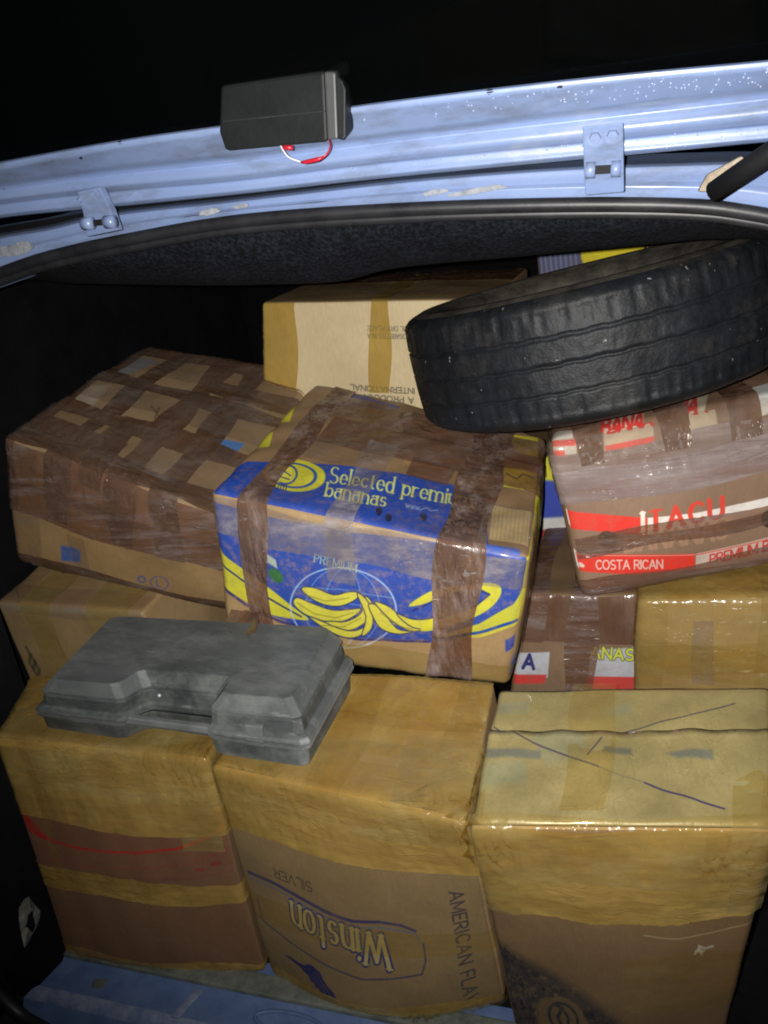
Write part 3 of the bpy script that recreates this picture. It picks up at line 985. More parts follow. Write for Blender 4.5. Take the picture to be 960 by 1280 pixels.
# ------------------------------------------------------------------ cartons: boards, tapes
BX = {
 'A': dict(c=[[-0.9485, 0.7386, -1.0572], [-0.6006, 0.7783, -1.0661], [-0.9735, 0.9383, -1.0497], [-0.6262, 0.9779, -1.0584], [-0.9643, 0.7671, -0.655], [-0.5962, 0.7664, -0.655], [-1.0334, 0.9287, -0.655], [-0.6265, 0.987, -0.655]], dims=[0.3497, 0.201, 0.4159]),
 'B': dict(c=[[-0.5919, 0.7812, -1.0709], [-0.224, 0.7919, -1.0541], [-0.5911, 1.0332, -1.0406], [-0.2332, 1.0331, -1.0422], [-0.5831, 0.7551, -0.658], [-0.2187, 0.7055, -0.658], [-0.586, 0.9967, -0.658], [-0.2403, 0.9916, -0.658]], dims=[0.3579, 0.2487, 0.38]),
 'C': dict(c=[[-0.209, 0.7716, -1.0898], [0.0608, 0.8018, -1.0616], [-0.2441, 0.9925, -1.032], [0.0676, 1.0232, -1.0427], [-0.2145, 0.6978, -0.6596], [0.1019, 0.7367, -0.6538], [-0.22, 0.9208, -0.6249], [0.1248, 0.9662, -0.6297]], dims=[0.3133, 0.2227, 0.4222]),
 'D': dict(c=[[-0.6928, 1.0216, -0.632], [-0.2336, 1.0592, -0.7117], [-0.7113, 1.4512, -0.5606], [-0.2515, 1.4798, -0.6641], [-0.6462, 0.9946, -0.3507], [-0.1768, 1.0205, -0.4702], [-0.6416, 1.4321, -0.2813], [-0.2022, 1.4401, -0.4178]], dims=[0.4722, 0.4293, 0.2652]),
 'E': dict(c=[[-1.2117, 1.1401, -0.5358], [-0.7584, 1.1825, -0.6622], [-1.1986, 1.619, -0.455], [-0.7801, 1.645, -0.59], [-1.1225, 1.1123, -0.2741], [-0.6968, 1.125, -0.4501], [-1.1065, 1.5901, -0.1987], [-0.723, 1.6137, -0.3063]], dims=[0.4405, 0.4789, 0.2559]),
 'G': dict(c=[[-0.1297, 1.1827, -0.6228], [0.2923, 1.3106, -0.5796], [-0.1502, 1.5585, -0.6336], [0.1939, 1.6569, -0.5911], [-0.1664, 1.1811, -0.3514], [0.2773, 1.3151, -0.3136], [-0.1966, 1.5587, -0.3486], [0.1699, 1.6578, -0.3257]], dims=[0.4534, 0.3602, 0.2665]),
 'F': dict(c=[[-0.8401, 1.5442, -0.4631], [-0.3259, 1.5442, -0.5036], [-0.812, 1.9067, -0.4524], [-0.3189, 1.8979, -0.495], [-0.781, 1.546, -0.1326], [-0.2954, 1.5353, -0.1729], [-0.7847, 1.8985, -0.1169], [-0.2827, 1.895, -0.1547]], dims=[0.495, 0.3539, 0.3343]),
 'T': dict(c=[[-0.8905, 0.7837, -0.646], [-0.4321, 0.7493, -0.646], [-0.8764, 0.9777, -0.646], [-0.4362, 0.9395, -0.646], [-0.8232, 0.75, -0.5361], [-0.4461, 0.7746, -0.5621], [-0.8608, 0.9563, -0.5409], [-0.4666, 0.9872, -0.5673]], dims=[0.394, 0.2138, 0.0899]),
 'H': dict(c=[[-0.2925, 1.235, -0.9614], [-0.0464, 1.24, -0.9514], [-0.2525, 1.535, -0.9614], [-0.0464, 1.54, -0.9514], [-0.2357, 1.235, -0.6403], [-0.0414, 1.24, -0.6391], [-0.2357, 1.535, -0.6403], [-0.0414, 1.54, -0.6391]], dims=[0.2, 0.3, 0.3]),
 'I': dict(c=[[-0.0605, 1.205, -1.0058], [0.3095, 1.205, -1.0058], [-0.0605, 1.535, -1.0058], [0.3095, 1.535, -1.0058], [-0.0441, 1.205, -0.6269], [0.3159, 1.205, -0.6149], [-0.0441, 1.535, -0.6269], [0.3159, 1.535, -0.6149]], dims=[0.36, 0.33, 0.33]),
 'J': dict(c=[[-1.2092, 1.12, -1.0877], [-0.9092, 1.14, -1.0877], [-1.2092, 1.45, -1.0877], [-0.9092, 1.47, -1.0877], [-1.269, 1.11, -0.61], [-0.9382, 1.13, -0.6349], [-1.269, 1.44, -0.56], [-0.9382, 1.46, -0.6049]], dims=[0.36, 0.33, 0.4])}
TAN1, TAN2 = (0.30, 0.19, 0.085), (0.40, 0.27, 0.13)
BRN1, BRN2 = (0.13, 0.075, 0.036), (0.19, 0.112, 0.055)
M_tan = mat_board('tan_board', TAN1, TAN2)
M_brn = mat_board('brown_board', BRN1, BRN2)
M_cream = mat_board('cream_board', (0.60, 0.47, 0.25), (0.70, 0.57, 0.33), dirt_amt=0.15)
T_yel = mat_tape('yellow_film', (0.95, 0.82, 0.52), (0.53, 0.365, 0.105), 0.46, 0.22, 0.22, (1, 1, 3), 0.9, (0.52, 0.44, 0.22))
T_yel2 = mat_tape('pale_film', (0.95, 0.90, 0.72), (0.48, 0.38, 0.16), 0.26, 0.20, 0.25, (1, 1, 3), 0.9, (0.50, 0.45, 0.30))
T_brn = mat_tape('brown_film', (0.72, 0.52, 0.38), (0.20, 0.118, 0.078), 0.66, 0.24, 0.35, (3, 1, 1), 1.0, (0.36, 0.27, 0.25))
T_brnz = mat_tape('brown_film_level', (0.80, 0.64, 0.53), (0.24, 0.155, 0.115), 0.42, 0.25, 0.62, (.6, .6, 4), 1.3, (0.46, 0.39, 0.40))  # brown tape, its lighter glare painted in as lavender haze
T_glare = mat_tape('glare_film', (0.95, 0.92, 0.90), (0.34, 0.30, 0.29), 0.30, 0.30, 0.75, (1, 1, 2), 1.2, (0.62, 0.58, 0.60), 50)  # tape with the flash glare painted in as whitish colour
T_strap = mat_tape('brown_strap', (0.74, 0.55, 0.42), (0.20, 0.12, 0.085), 0.62, 0.28, 0.65, (4, 2, 1), 1.4, (0.48, 0.40, 0.39), 44)  # brown tape; glare at the folds is painted as pale haze
T_film = mat_tape('thin_yellow_film', (0.97, 0.92, 0.78), (0.46, 0.38, 0.18), 0.10, 0.18, 0.15, (1, 1, 3), 0.8, (0.52, 0.46, 0.28))
T_clr = mat_tape('clear_film', (0.95, 0.92, 0.88), (0.36, 0.30, 0.26), 0.12, 0.16, 0.35, (1, 1, 2.5), 1.2, (0.50, 0.47, 0.48), 46)
M_board_end = M_tan


def c2(L, ox, oy, k): return [(ox + x / k, oy + y / k) for x, y in L]
def A1(L): return c2(L, 0, 880, 2.824)
def B2(L): return c2(L, 260, 830, 2.526)
def C3(L): return c2(L, 560, 830, 2.4)
def D4(L): return c2(L, 240, 440, 2.087)
def E3(L): return c2(L, 0, 400, 3.0)
def F8(L): return c2(L, 300, 310, 2.824)
def G6(L): return c2(L, 600, 480, 2.667)


GRP = 'taped cartons piled in the load space'


def new_carton(key, name, label, cat='carton', **k):
    b = BX[key]
    c = Carton(b['c'], b['dims'], **k)
    base = c.c[:4].mean(0)
    t = thing(name, label, cat, tuple(base), GRP)
    return c, t


# ---- A: left of the front row
cA, tA = new_carton('A', 'carton', 'brown carton with dark red printed lines, left in the front row below the tool case',
                    r=.007, bulge=(.012, .010, .004, -.003), rough=.003, seed=1)
p = Print('print_red_lines', [(-6, 922), (258, 948), (330, 1214), (80, 1190)], 520, 560)
p.poly(A1([(10, 300), (300, 345), (640, 385), (800, 395), (830, 585), (500, 600), (130, 560), (40, 420)]), (96, 44, 28), .45, 2)
p.poly(A1([(140, 560), (860, 590), (960, 930), (220, 880)]), (88, 50, 30), .4, 2)
p.poly(A1([(20, 330), (60, 345), (120, 405), (180, 468), (150, 462), (90, 435), (50, 400)]), (140, 22, 20), .9)
p.line(A1([(120, 440), (200, 470), (330, 487), (500, 492), (640, 483), (720, 460), (800, 415)]), 3.2, (150, 20, 18), .95)
p.line(A1([(190, 535), (300, 545), (450, 547), (640, 540), (740, 520), (820, 490)]), 1.3, (130, 40, 32), .6)
for q in ([(390, 397), (470, 398)], [(484, 393), (512, 393)], [(566, 393), (606, 395)]):
    p.line(A1(q), 4, (120, 20, 20), .8)
for q in ([(240, 375), (246, 385)], [(287, 368), (293, 380)], [(704, 560), (726, 562)], [(752, 546), (775, 543)]):
    p.line(A1(q), 4.5, (115, 25, 22), .75)
mA = mat_board('brown_board_red_print', (0.125, 0.070, 0.034), (0.18, 0.102, 0.05), p.image(), .4)
cA.shell('box_body', {'*': M_brn, 'F': mA}, tA)
w, d, h = cA.d
cA.strip('z', h * .66, h + .05, -.15, w + .10, T_yel, tA, seed=1, crumple=.0012)
cA.strip('z', h * .80, h + .085, -.15, w + .10, T_yel2, tA, off=.0022, seed=2, crumple=.001)
cA.strip('z', h * .345, h * .445, -.15, w + .10, T_yel, tA, seed=3)
cA.strip('z', 0, h * .045, -.1, w + .1, T_yel, tA, seed=4)
cA.strip('x', w * .80, w * .97, h * .60, h + d, T_yel2, tA, off=.003, seed=5, crumple=.0014)
cA.strip('x', w * .0, w * .5, h * .98, h + d, T_yel, tA, off=.0018, seed=6)
cA.strip('x', w * .12, w * .16, h * .30, h * .99, T_film, tA, off=.003, seed=16, crumple=.001)
cA.strip('y', 0, d * .3, h * .9, h + w * .99, T_yel2, tA, off=.0026, seed=26, crumple=.001)

cA.strip('z', h * .90, h + .012, w * .72, w + .03, T_film, tA, off=.006, seed=41, crumple=.006, step=.006, name='tape_fold')
cA.strip('z', h * .80, h * .90, w * .80, w + .02, T_film, tA, off=.004, seed=42, crumple=.004, step=.006, name='tape_fold')

# ---- B: middle of the front row
cB, tB = new_carton('B', 'carton', 'tan carton printed upside-down with blue lettering and a bird, middle of the front row',
                    r=.007, bulge=(.045, .010, .003, -.003), rough=.003, seed=2)
p = Print('print_blue_wordmark', [(264, 958), (585, 1028), (632, 1253), (338, 1216)], 620, 640)
NAVY = (22, 30, 84)
p.line(B2([(135, 640), (240, 662), (350, 697), (450, 730), (520, 748), (600, 753), (660, 768), (700, 790)]), [4.0, 4, 3.8, 3.6, 3.4, 3.0, 2.4], NAVY, .9)
p.line(B2([(135, 657), (240, 678), (350, 712), (450, 746), (530, 765), (610, 770), (665, 785), (700, 798), (718, 830)]), 1.6, (70, 90, 120), .8)
p.line(B2([(163, 722), (172, 750), (186, 790), (300, 832), (430, 880), (550, 915), (640, 917), (722, 914), (730, 880), (722, 830)]), 1.9, NAVY, .85)
adv, up = (-28, -7.6), (4.2, 37)
base = B2([(622, 796)])[0]
p.text('Winston', base, adv, up, (24, 36, 96), .25, .14, True, .95, .5)
p.text('Winston', base, adv, up, (168, 152, 92), .13, .14, True, .95, .35)
p.text('SILVER', B2([(382, 650)])[0], (-14.2, -3.4), (2, 10.5), (48, 36, 40), .15, .2, False, .85)
p.text('AMERICAN FLAVOR', B2([(782, 692)])[0], (2.2, 13.4), (13.0, -1.6), (34, 32, 52), .16, .24, False, .85)
NV = (18, 26, 84)
p.poly(B2([(270, 884), (292, 882), (330, 894), (352, 898), (366, 890), (384, 892), (398, 902), (410, 906), (420, 926), (436, 946), (456, 962), (468, 978),
           (466, 1004), (458, 990), (454, 1010), (446, 992), (440, 1012), (434, 988), (424, 990), (424, 976), (410, 976), (406, 962), (392, 962), (386, 948),
           (374, 946), (366, 930), (350, 920), (330, 908), (300, 896)]), NV, .97)
p.poly(B2([(352, 898), (340, 912), (352, 922), (366, 918)]), NV, .97)
p.line(B2([(400, 918), (420, 944), (446, 974)]), .9, (120, 110, 80), .6)
p.line(B2([(388, 920), (406, 946), (428, 972)]), .9, (120, 110, 80), .6)
p.text('LIGHTS', B2([(660, 455)])[0], (-9, -1.8), (1, 7), (120, 80, 60), .14, .3, False, .35)
mB = mat_board('tan_board_blue_print', (0.165, 0.11, 0.045), (0.225, 0.15, 0.065), p.image(), .3)
cB.shell('box_body', {'*': M_tan, 'F': mB}, tB)
w, d, h = cB.d
cB.strip('z', h * .735, h + .06, -.1, w + .12, T_yel, tB, seed=1, crumple=.001)
cB.strip('z', h * .86, h + .10, -.1, w + .12, T_yel2, tB, off=.0024, seed=2, crumple=.0012)
cB.strip('z', h * .33, h * .45, -.08, w + .10, T_film, tB, seed=3)
cB.strip('z', 0, h * .06, -.08, w + .1, T_yel, tB, seed=4, crumple=.001)
cB.strip('y', d * .30, d * .72, h * .85, h + w * .999, T_yel, tB, off=.0018, seed=5, crumple=.0012)
cB.strip('y', d * .62, d * 1.0, h * .85, h + w * .999, T_yel, tB, off=.0028, seed=6, crumple=.0014)
cB.strip('x', w * .85, w * 1.0, h * .93, h + d, T_yel2, tB, off=.0034, seed=7, crumple=.0012)
cB.strip('x', w * .40, w * .55, h * .99, h + d, T_film, tB, off=.004, seed=8, crumple=.0012)

cB.strip('z', h * .90, h + .025, w * .86, w + .03, T_film, tB, off=.006, seed=41, crumple=.006, step=.006, name='tape_fold')
cB.strip('z', h * .0, h * .05, w * .62, w + .02, T_film, tB, off=.004, seed=42, crumple=.006, step=.006, name='tape_fold')
cB.strip('y', d * .55, d * .62, h + w * .1, h + w * .99, T_film, tB, off=.004, seed=43, crumple=.005, step=.006, name='tape_fold')
cB.strip('z', h * .92, h + .01, 0, w * .3, T_film, tB, off=.003, seed=44, crumple=.003, step=.006, name='tape_fold')

# ---- C: right of the front row
def c_extra(u, v, w):
    dz = np.where(w > .5, -0.006 * np.sin(np.pi * u) * np.exp(-((v - .56) / .10) ** 2), 0) * w
    dx = np.zeros_like(u); dy = np.zeros_like(u)
    return np.stack([dx, dy, dz], 1)
cC, tC = new_carton('C', 'carton', 'yellow-filmed carton with a blue pen cross on its lid, right in the front row',
                    r=.008, bulge=(.022, .010, .003, -.003), rough=.003, seed=3, extra=c_extra)
pf = Print('print_dark_band', [(588, 1036), (968, 1040), (905, 1300), (645, 1295)], 640, 460)
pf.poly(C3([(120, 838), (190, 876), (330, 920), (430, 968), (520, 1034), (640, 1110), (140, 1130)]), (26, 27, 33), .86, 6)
ell = C3([(355, 1030)])[0]
pf.ell(ell[0] - 2, ell[1] + 6, 34, 27, .1, (88, 70, 40), .95)
pf.ell(ell[0], ell[1], 20, 18, .2, (26, 28, 40), .95, 3.2)
pf.line(C3([(330, 1000), (352, 1008), (372, 1030), (366, 1062), (345, 1068)]), 4, (26, 28, 40), .95)
pf.line(C3([(352, 1008), (338, 1035), (352, 1062), (372, 1085)]), 4.5, (26, 28, 40), .95)
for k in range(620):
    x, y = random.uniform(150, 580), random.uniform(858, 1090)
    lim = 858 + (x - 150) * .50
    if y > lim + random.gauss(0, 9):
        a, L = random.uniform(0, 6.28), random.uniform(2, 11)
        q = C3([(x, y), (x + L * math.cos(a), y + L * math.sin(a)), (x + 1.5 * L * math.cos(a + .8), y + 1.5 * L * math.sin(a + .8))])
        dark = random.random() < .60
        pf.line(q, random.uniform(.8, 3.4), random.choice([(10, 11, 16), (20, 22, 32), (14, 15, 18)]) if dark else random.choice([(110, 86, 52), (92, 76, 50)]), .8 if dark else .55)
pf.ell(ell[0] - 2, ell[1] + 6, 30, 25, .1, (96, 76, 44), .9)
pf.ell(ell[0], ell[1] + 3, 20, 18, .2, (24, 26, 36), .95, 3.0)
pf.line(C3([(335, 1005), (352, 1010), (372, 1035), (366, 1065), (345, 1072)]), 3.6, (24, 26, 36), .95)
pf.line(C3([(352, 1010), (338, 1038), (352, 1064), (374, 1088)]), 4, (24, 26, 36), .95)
pf.poly(C3([(560, 815), (760, 822), (900, 806), (955, 785), (860, 985), (700, 930)]), (112, 84, 52), .35, 3)
pf.line(C3([(600, 806), (700, 818), (800, 815), (900, 800), (958, 772)]), 1.5, (170, 150, 110), .6)
for q in ([(745, 868), (760, 850), (775, 858), (795, 855)], [(748, 862), (770, 865)], [(756, 848), (764, 872)]):
    pf.line(C3(q), 3.0, (172, 166, 150), .85)
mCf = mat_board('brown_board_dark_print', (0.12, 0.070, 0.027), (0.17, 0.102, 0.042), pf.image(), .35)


def lid_print(name):
    q = Print(name, [(622, 864), (965, 862), (968, 1040), (588, 1036)], 700, 420)
    for a in ([(108, 288), (285, 288), (285, 312), (108, 314)], [(480, 282), (560, 280), (562, 300), (470, 302)], [(665, 300), (800, 292), (805, 320), (700, 318)]):
        q.poly(C3(a), (92, 100, 96), .75, 2)
    for a in ([(150, 132), (245, 128), (245, 160), (150, 165)], [(470, 150), (560, 135), (560, 165), (480, 180)], [(110, 330), (240, 320), (240, 380), (105, 390)], [(250, 235), (420, 240), (420, 320), (300, 330)]):
        q.poly(C3(a), (120, 132, 112), .40, 4)
    l1 = C3([(135, 208), (220, 250), (340, 298), (460, 340)]); l2 = C3([(460, 340), (520, 357), (600, 380)]); l3 = C3([(600, 380), (700, 412), (770, 436), (835, 452)])
    q.line(l1, 1.7, (42, 38, 78), .9); q.line(l2, .8, (60, 54, 80), .6); q.line(l3, 2.1, (36, 30, 92), .95)
    q.line(C3([(865, 132), (770, 165), (690, 184), (620, 200), (560, 212), (500, 230)]), 1.6, (46, 42, 76), .85)
    q.line(C3([(470, 256), (450, 282), (428, 306)]), 1.9, (44, 40, 80), .85)
    return q.image()


mCt = mat_board('film_covered_lid', (0.26, 0.21, 0.085), (0.33, 0.27, 0.115), lid_print('pen_cross'), .15, rough=.42, dirt_amt=.3, film=.6, wrink=(3, 1, 1))
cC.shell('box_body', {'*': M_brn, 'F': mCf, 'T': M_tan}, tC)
w, d, h = cC.d


def flap(cn, name, v0, v1, z0, z1, mat, parent, u0=0.0, u1=1.0, bow=0.0, n=40, m=16, seed=0):
    "lid flap: a slab on the carton's top, its free edge standing up from z0 to z1"
    g = np.random.default_rng(seed)
    V, UV, Fc = [], [], []
    uu = np.linspace(u0, u1, n); vv = np.linspace(v0, v1, m)
    ph = g.uniform(0, 6, 4)
    for lay in (1, 0):
        for j, v in enumerate(vv):
            t = j / (m - 1)
            P = np.stack([uu * cn.d[0], np.full(n, v * cn.d[1]), np.full(n, cn.d[2])], 1)
            lift = z0 + (z1 - z0) * t ** 1.6 - bow * np.sin(np.pi * uu) * (1 - t if z0 > z1 else t)
            lift = lift + .0018 * np.sin(uu * 17 + ph[0] + 3 * t) * t + .0012 * np.sin(uu * 41 + ph[1]) * t
            V.append(cn.surf(P, 0.0) + np.array([0, 0, 1.0]) * (np.maximum(lift, .0008) + .0035 * lay)[:, None])
    V = np.concatenate(V)
    k = n * m
    for j in range(m - 1):
        for i in range(n - 1):
            a = j * n + i
            Fc.append((a, a + 1, a + n + 1, a + n)); Fc.append((k + a, k + a + n, k + a + n + 1, k + a + 1))
    ring = [i for i in range(n)] + [j * n + n - 1 for j in range(1, m)] + [(m - 1) * n + i for i in range(n - 2, -1, -1)] + [j * n for j in range(m - 2, 0, -1)]
    for a, b in zip(ring, ring[1:] + ring[:1]):
        Fc.append((b, a, k + a, k + b))
    me = bpy.data.meshes.new(name)
    me.from_pydata(V.tolist(), [], Fc)
    uvl = me.uv_layers.new(name='UVMap')
    for lp in me.loops:
        i = lp.vertex_index % k
        uvl.data[lp.index].uv = (uu[i % n], vv[i // n])
    me.update()
    o = link(name, me, mat, parent, True)
    return o


flap(cC, 'lid_flap', .985, .58, .002, .004, mCt, tC, 0, 1, .0, seed=3)
flap(cC, 'lid_flap', .012, .60, .002, .014, mCt, tC, 0, 1, -.002, seed=4)
cC.strip('z', h * .66, h - .001, -.1, w + .06, T_yel, tC, seed=1, crumple=.001)
cC.strip('z', h * .80, h - .004, -.1, w + .06, T_yel2, tC, off=.0022, seed=2, crumple=.0014)
cC.strip('z', h * .93, h + .012, -.1, w + .06, T_film, tC, off=.0075, seed=12, crumple=.002)
cC.strip('z', h * .24, h * .50, w * .52, w + .05, T_film, tC, off=.0012, seed=51, crumple=.0012, wob=.012)
cC.strip('x', w * .30, w * .46, h * 1.0 + .012, h + d * .98, T_film, tC, off=.017, seed=4, crumple=.001)
cC.strip('x', w * .88, w * 1.0, h * .70, h + d * .4, T_yel2, tC, off=.0085, seed=5, crumple=.002)
cC.strip('x', w * .0, w * .13, h * .68, h + .02, T_yel2, tC, off=.0045, seed=6, crumple=.002)

cC.strip('z', h * .86, h - .002, -.02, w * .16, T_film, tC, off=.009, seed=41, crumple=.006, step=.006, name='tape_fold')
cC.strip('z', h * .84, h - .002, w * .80, w + .02, T_film, tC, off=.009, seed=42, crumple=.005, step=.006, name='tape_fold')

# ---- D: blue banana carton in the middle of the pile
cD, tD = new_carton('D', 'banana_carton', 'blue and yellow banana carton strapped with brown tape, directly behind the tool case',
                    r=.013, bulge=(.006, .012, .010, .004), rough=.0035, seed=4)
BLU, YEL, DKB = (18, 66, 158), (206, 200, 52), (18, 36, 112)


def d_front(q):
    q.poly(D4([(20, 380), (200, 425), (450, 470), (880, 530), (880, 600), (840, 700), (650, 725), (480, 712), (330, 690), (200, 640), (60, 560)]), BLU, .95)
    # left swoosh
    q.blob(D4([(52, 490), (100, 520), (170, 560), (240, 600), (300, 640), (330, 662), (300, 662), (230, 650), (150, 618), (60, 572)]), YEL, .95)
    q.line(D4([(60, 525), (140, 570), (220, 612), (310, 655)]), 2.0, DKB, .9)
    q.poly(D4([(205, 505), (240, 525), (245, 545), (215, 530)]), (200, 205, 170), .8)
    q.ell(*D4([(240, 560)])[0], 11, 6.5, .5, (40, 110, 50), .9)
    # bottom rim of the blue field
    q.line(D4([(60, 575), (150, 625), (250, 665), (340, 690), (470, 714), (640, 728), (760, 712), (850, 690)]), 3.2, DKB, .9)
    # globe of thin white lines
    cx, cy = D4([(420, 640)])[0]
    q.ell(cx, cy, 68, 45, .12, (190, 205, 225), .8, 1.4)
    for k in (.35, .7):
        q.ell(cx, cy, 68 * k, 45, .12, (170, 190, 220), .55, 1.0)
    for dy in (-22, -8):
        q.line([(cx - 62, cy + dy - 4), (cx, cy + dy), (cx + 62, cy + dy + 12)], .9, (170, 190, 220), .55)
    # lettering over the globe
    q.text('PREMIUM', D4([(345, 532)])[0], (9.5, 2.2), (1, -8), (200, 205, 150), .18, .2, True, .75)
    q.text('Tm Tropical', D4([(345, 545)])[0], (5, 1.2), (1, -4), (190, 200, 190), .2, .2, False, .0)
    # banana bunch
    bun = [[(290, 625), (320, 650), (370, 668), (420, 668), (455, 655), (470, 640), (440, 640), (390, 640), (340, 625), (300, 610)],
           [(318, 600), (360, 625), (410, 632), (450, 622), (470, 605), (440, 600), (400, 605), (350, 590), (315, 588)],
           [(350, 672), (400, 690), (450, 688), (490, 665), (500, 630), (480, 612), (470, 650), (430, 668), (390, 668)],
           [(330, 655), (380, 690), (430, 708), (470, 702), (496, 672), (460, 690), (410, 685)],
           [(460, 605), (485, 620), (500, 655), (495, 690), (470, 705), (482, 660)],
           [(490, 630), (520, 640), (560, 690), (600, 700), (560, 704), (520, 690), (500, 660)],
           [(505, 625), (545, 640), (590, 680), (640, 690), (600, 700), (560, 680), (530, 655)],
           [(560, 655), (600, 670), (650, 668), (690, 650), (650, 690), (600, 690)]]
    for b in bun:
        q.blob(D4(b), (204, 198, 66), .97, .7, (30, 40, 80), 1.3)
    for a in ([(300, 622), (345, 650), (400, 660), (450, 648)], [(325, 606), (375, 620), (440, 614)], [(365, 678), (420, 682), (470, 662)], [(520, 650), (560, 682), (600, 695)]):
        q.line(D4(a), 1.0, (120, 120, 40), .8)
    # right: looped yellow ribbon
    q.blob(D4([(590, 640), (640, 610), (720, 598), (800, 600), (812, 625), (780, 660), (700, 690), (620, 700), (650, 670), (740, 650), (780, 625), (740, 615), (660, 630)]), YEL, .95)
    q.line(D4([(600, 650), (680, 620), (760, 612), (785, 625), (750, 650), (660, 672)]), 2.2, DKB, .9)
    q.poly(D4([(660, 715), (760, 690), (840, 650), (880, 600), (880, 560), (900, 560), (890, 640), (850, 700), (760, 725)]), YEL, .9)
    q.line(D4([(640, 728), (760, 712), (850, 690)]), 3.5, BLU, .95)
    q.poly(D4([(820, 735), (850, 725), (850, 755), (820, 765)]), BLU, .9)


def d_top(q):
    q.poly(D4([(40, 375), (60, 318), (150, 285), (215, 288), (300, 292), (400, 305), (560, 325), (690, 348), (780, 380), (790, 520), (660, 500), (400, 455), (200, 415)]), BLU, .96)
    cx, cy = D4([(288, 328)])[0]
    q.ell(cx, cy, 42, 20, .12, YEL, .97)
    q.ell(cx - 2, cy, 33, 16, .12, BLU, .97, 2.0)
    q.ell(cx - 10, cy - 1, 15, 13, .0, BLU, .95, 2.2)
    q.poly(D4([(235, 300), (262, 300), (285, 318), (282, 345), (240, 345), (225, 325)]), (215, 208, 80), .9)
    q.line(D4([(238, 312), (262, 318), (280, 330)]), 1.3, DKB, .9)
    q.line(D4([(232, 326), (255, 332), (276, 340)]), 1.3, DKB, .9)
    q.text('UIII', D4([(236, 362)])[0], (7, 1), (1, -6), DKB, .2, .4, True, .85)
    q.text('Selected premium', D4([(386, 348)])[0], (17.6, 2.9), (2.6, -17.8), (205, 208, 120), .15, .11, True, .97, .35)
    q.text('bananas', D4([(377, 386)])[0], (17.6, 2.9), (2.6, -17.8), (205, 208, 120), .15, .11, True, .97, .35)
    q.text('www.', D4([(587, 412)])[0], (7, 1.4), (1, -6), (170, 185, 220), .18, .18, False, .8)
    q.line(D4([(625, 417), (640, 412), (650, 420), (668, 418)]), 1.4, (170, 185, 220), .7)
    for x, y in ((545, 440), (632, 437), (520, 425)):
        q.ell(*D4([(x, y)])[0], 4, 5, 0, (14, 24, 60), .9)
    # scraps of print left of and behind the straps
    q.poly(D4([(185, 140), (275, 138), (262, 178), (172, 178)]), YEL, .85)
    q.poly(D4([(140, 208), (218, 206), (210, 245), (130, 250)]), YEL, .85)
    q.poly(D4([(295, 200), (330, 165), (335, 180), (285, 252), (268, 250)]), YEL, .8)
    q.poly(D4([(398, 100), (470, 120), (560, 150), (545, 162), (470, 150), (375, 140)]), (34, 52, 130), .9)
    q.poly(D4([(345, 145), (430, 155), (425, 170), (345, 165)]), (150, 160, 150), .7)
    q.poly(D4([(235, 95), (262, 65), (272, 75), (250, 100)]), BLU, .8)
    q.poly(D4([(840, 218), (905, 220), (905, 270), (850, 262)]), YEL, .9)
    q.poly(D4([(822, 305), (905, 312), (905, 365), (825, 352)]), YEL, .9)
    q.line(D4([(830, 320), (855, 330), (870, 318), (895, 325)]), 1.5, (40, 40, 60), .7)
    q.poly(D4([(800, 400), (888, 415), (880, 505), (790, 488)]), (196, 176, 128), .95)
    for k in range(9):
        q.line(D4([(805 + k * 9.5, 405 + k * 1.4), (797 + k * 9.5, 486 + k * 1.6)]), .8, (150, 130, 90), .7)
    q.poly(D4([(775, 500), (860, 515), (862, 530), (775, 518)]), (50, 96, 190), .9)
    for _ in range(12):
        x, y = random.uniform(430, 690), random.uniform(170, 215)
        q.line(D4([(x, y), (x + random.uniform(8, 26), y + random.uniform(-10, 10))]), 1.1, (40, 26, 18), .7)
    q.poly(D4([(600, 245), (720, 262), (700, 320), (580, 300)]), (176, 132, 70), .6, 2)


pF = Print('banana_front', [(262, 615), (664, 697), (637, 848), (288, 782)], 800, 330); d_front(pF)
pT = Print('banana_lid', [(393, 476), (684, 545), (664, 697), (262, 615)], 800, 460); d_top(pT)
pR = Print('banana_side', [(664, 697), (684, 545), (669, 677), (637, 848)], 300, 260)
pR.poly([(600, 600), (720, 500), (720, 760), (600, 880)], (150, 118, 70), .2)
for k in range(-2, 8):
    x0 = 640 + k * 9
    pR.poly([(x0, 860), (x0 + 4, 860), (x0 + 30, 560), (x0 + 25, 560)], (YEL if k % 2 else BLU), .85, 1)
mDf = mat_board('banana_board_front', TAN1, TAN2, pF.image(), .5, .5, dirt_amt=.4, film=.3)
mDt = mat_board('banana_board_lid', (0.22, 0.135, 0.07), (0.30, 0.19, 0.10), pT.image(), .45, .5, dirt_amt=.4, film=.3)
mDr = mat_board('banana_board_side', TAN1, TAN2, pR.image(), .25, .5, film=.3)
cD.shell('box_body', {'*': M_tan, 'F': mDf, 'T': mDt, 'R': mDr}, tD)
w, d, h = cD.d
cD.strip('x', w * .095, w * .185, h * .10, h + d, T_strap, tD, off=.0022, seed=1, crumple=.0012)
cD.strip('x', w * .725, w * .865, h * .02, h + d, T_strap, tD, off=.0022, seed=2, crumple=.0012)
cD.strip('x', w * .385, w * .475, h * .62, h + d * .55, T_glare, tD, off=.0026, seed=3, crumple=.0012)
cD.strip('z', h * .755, h * .97, -.1, w + .1, T_glare, tD, off=.0014, seed=4, crumple=.001)
cD.strip('y', d * .46, d * .70, h + w * .19, h + w + .02, T_brnz, tD, off=.0014, seed=5, crumple=.001)
cD.strip('y', d * .68, d * .90, h + w * .17, h + w + .02, T_brnz, tD, off=.002, seed=6, crumple=.001)
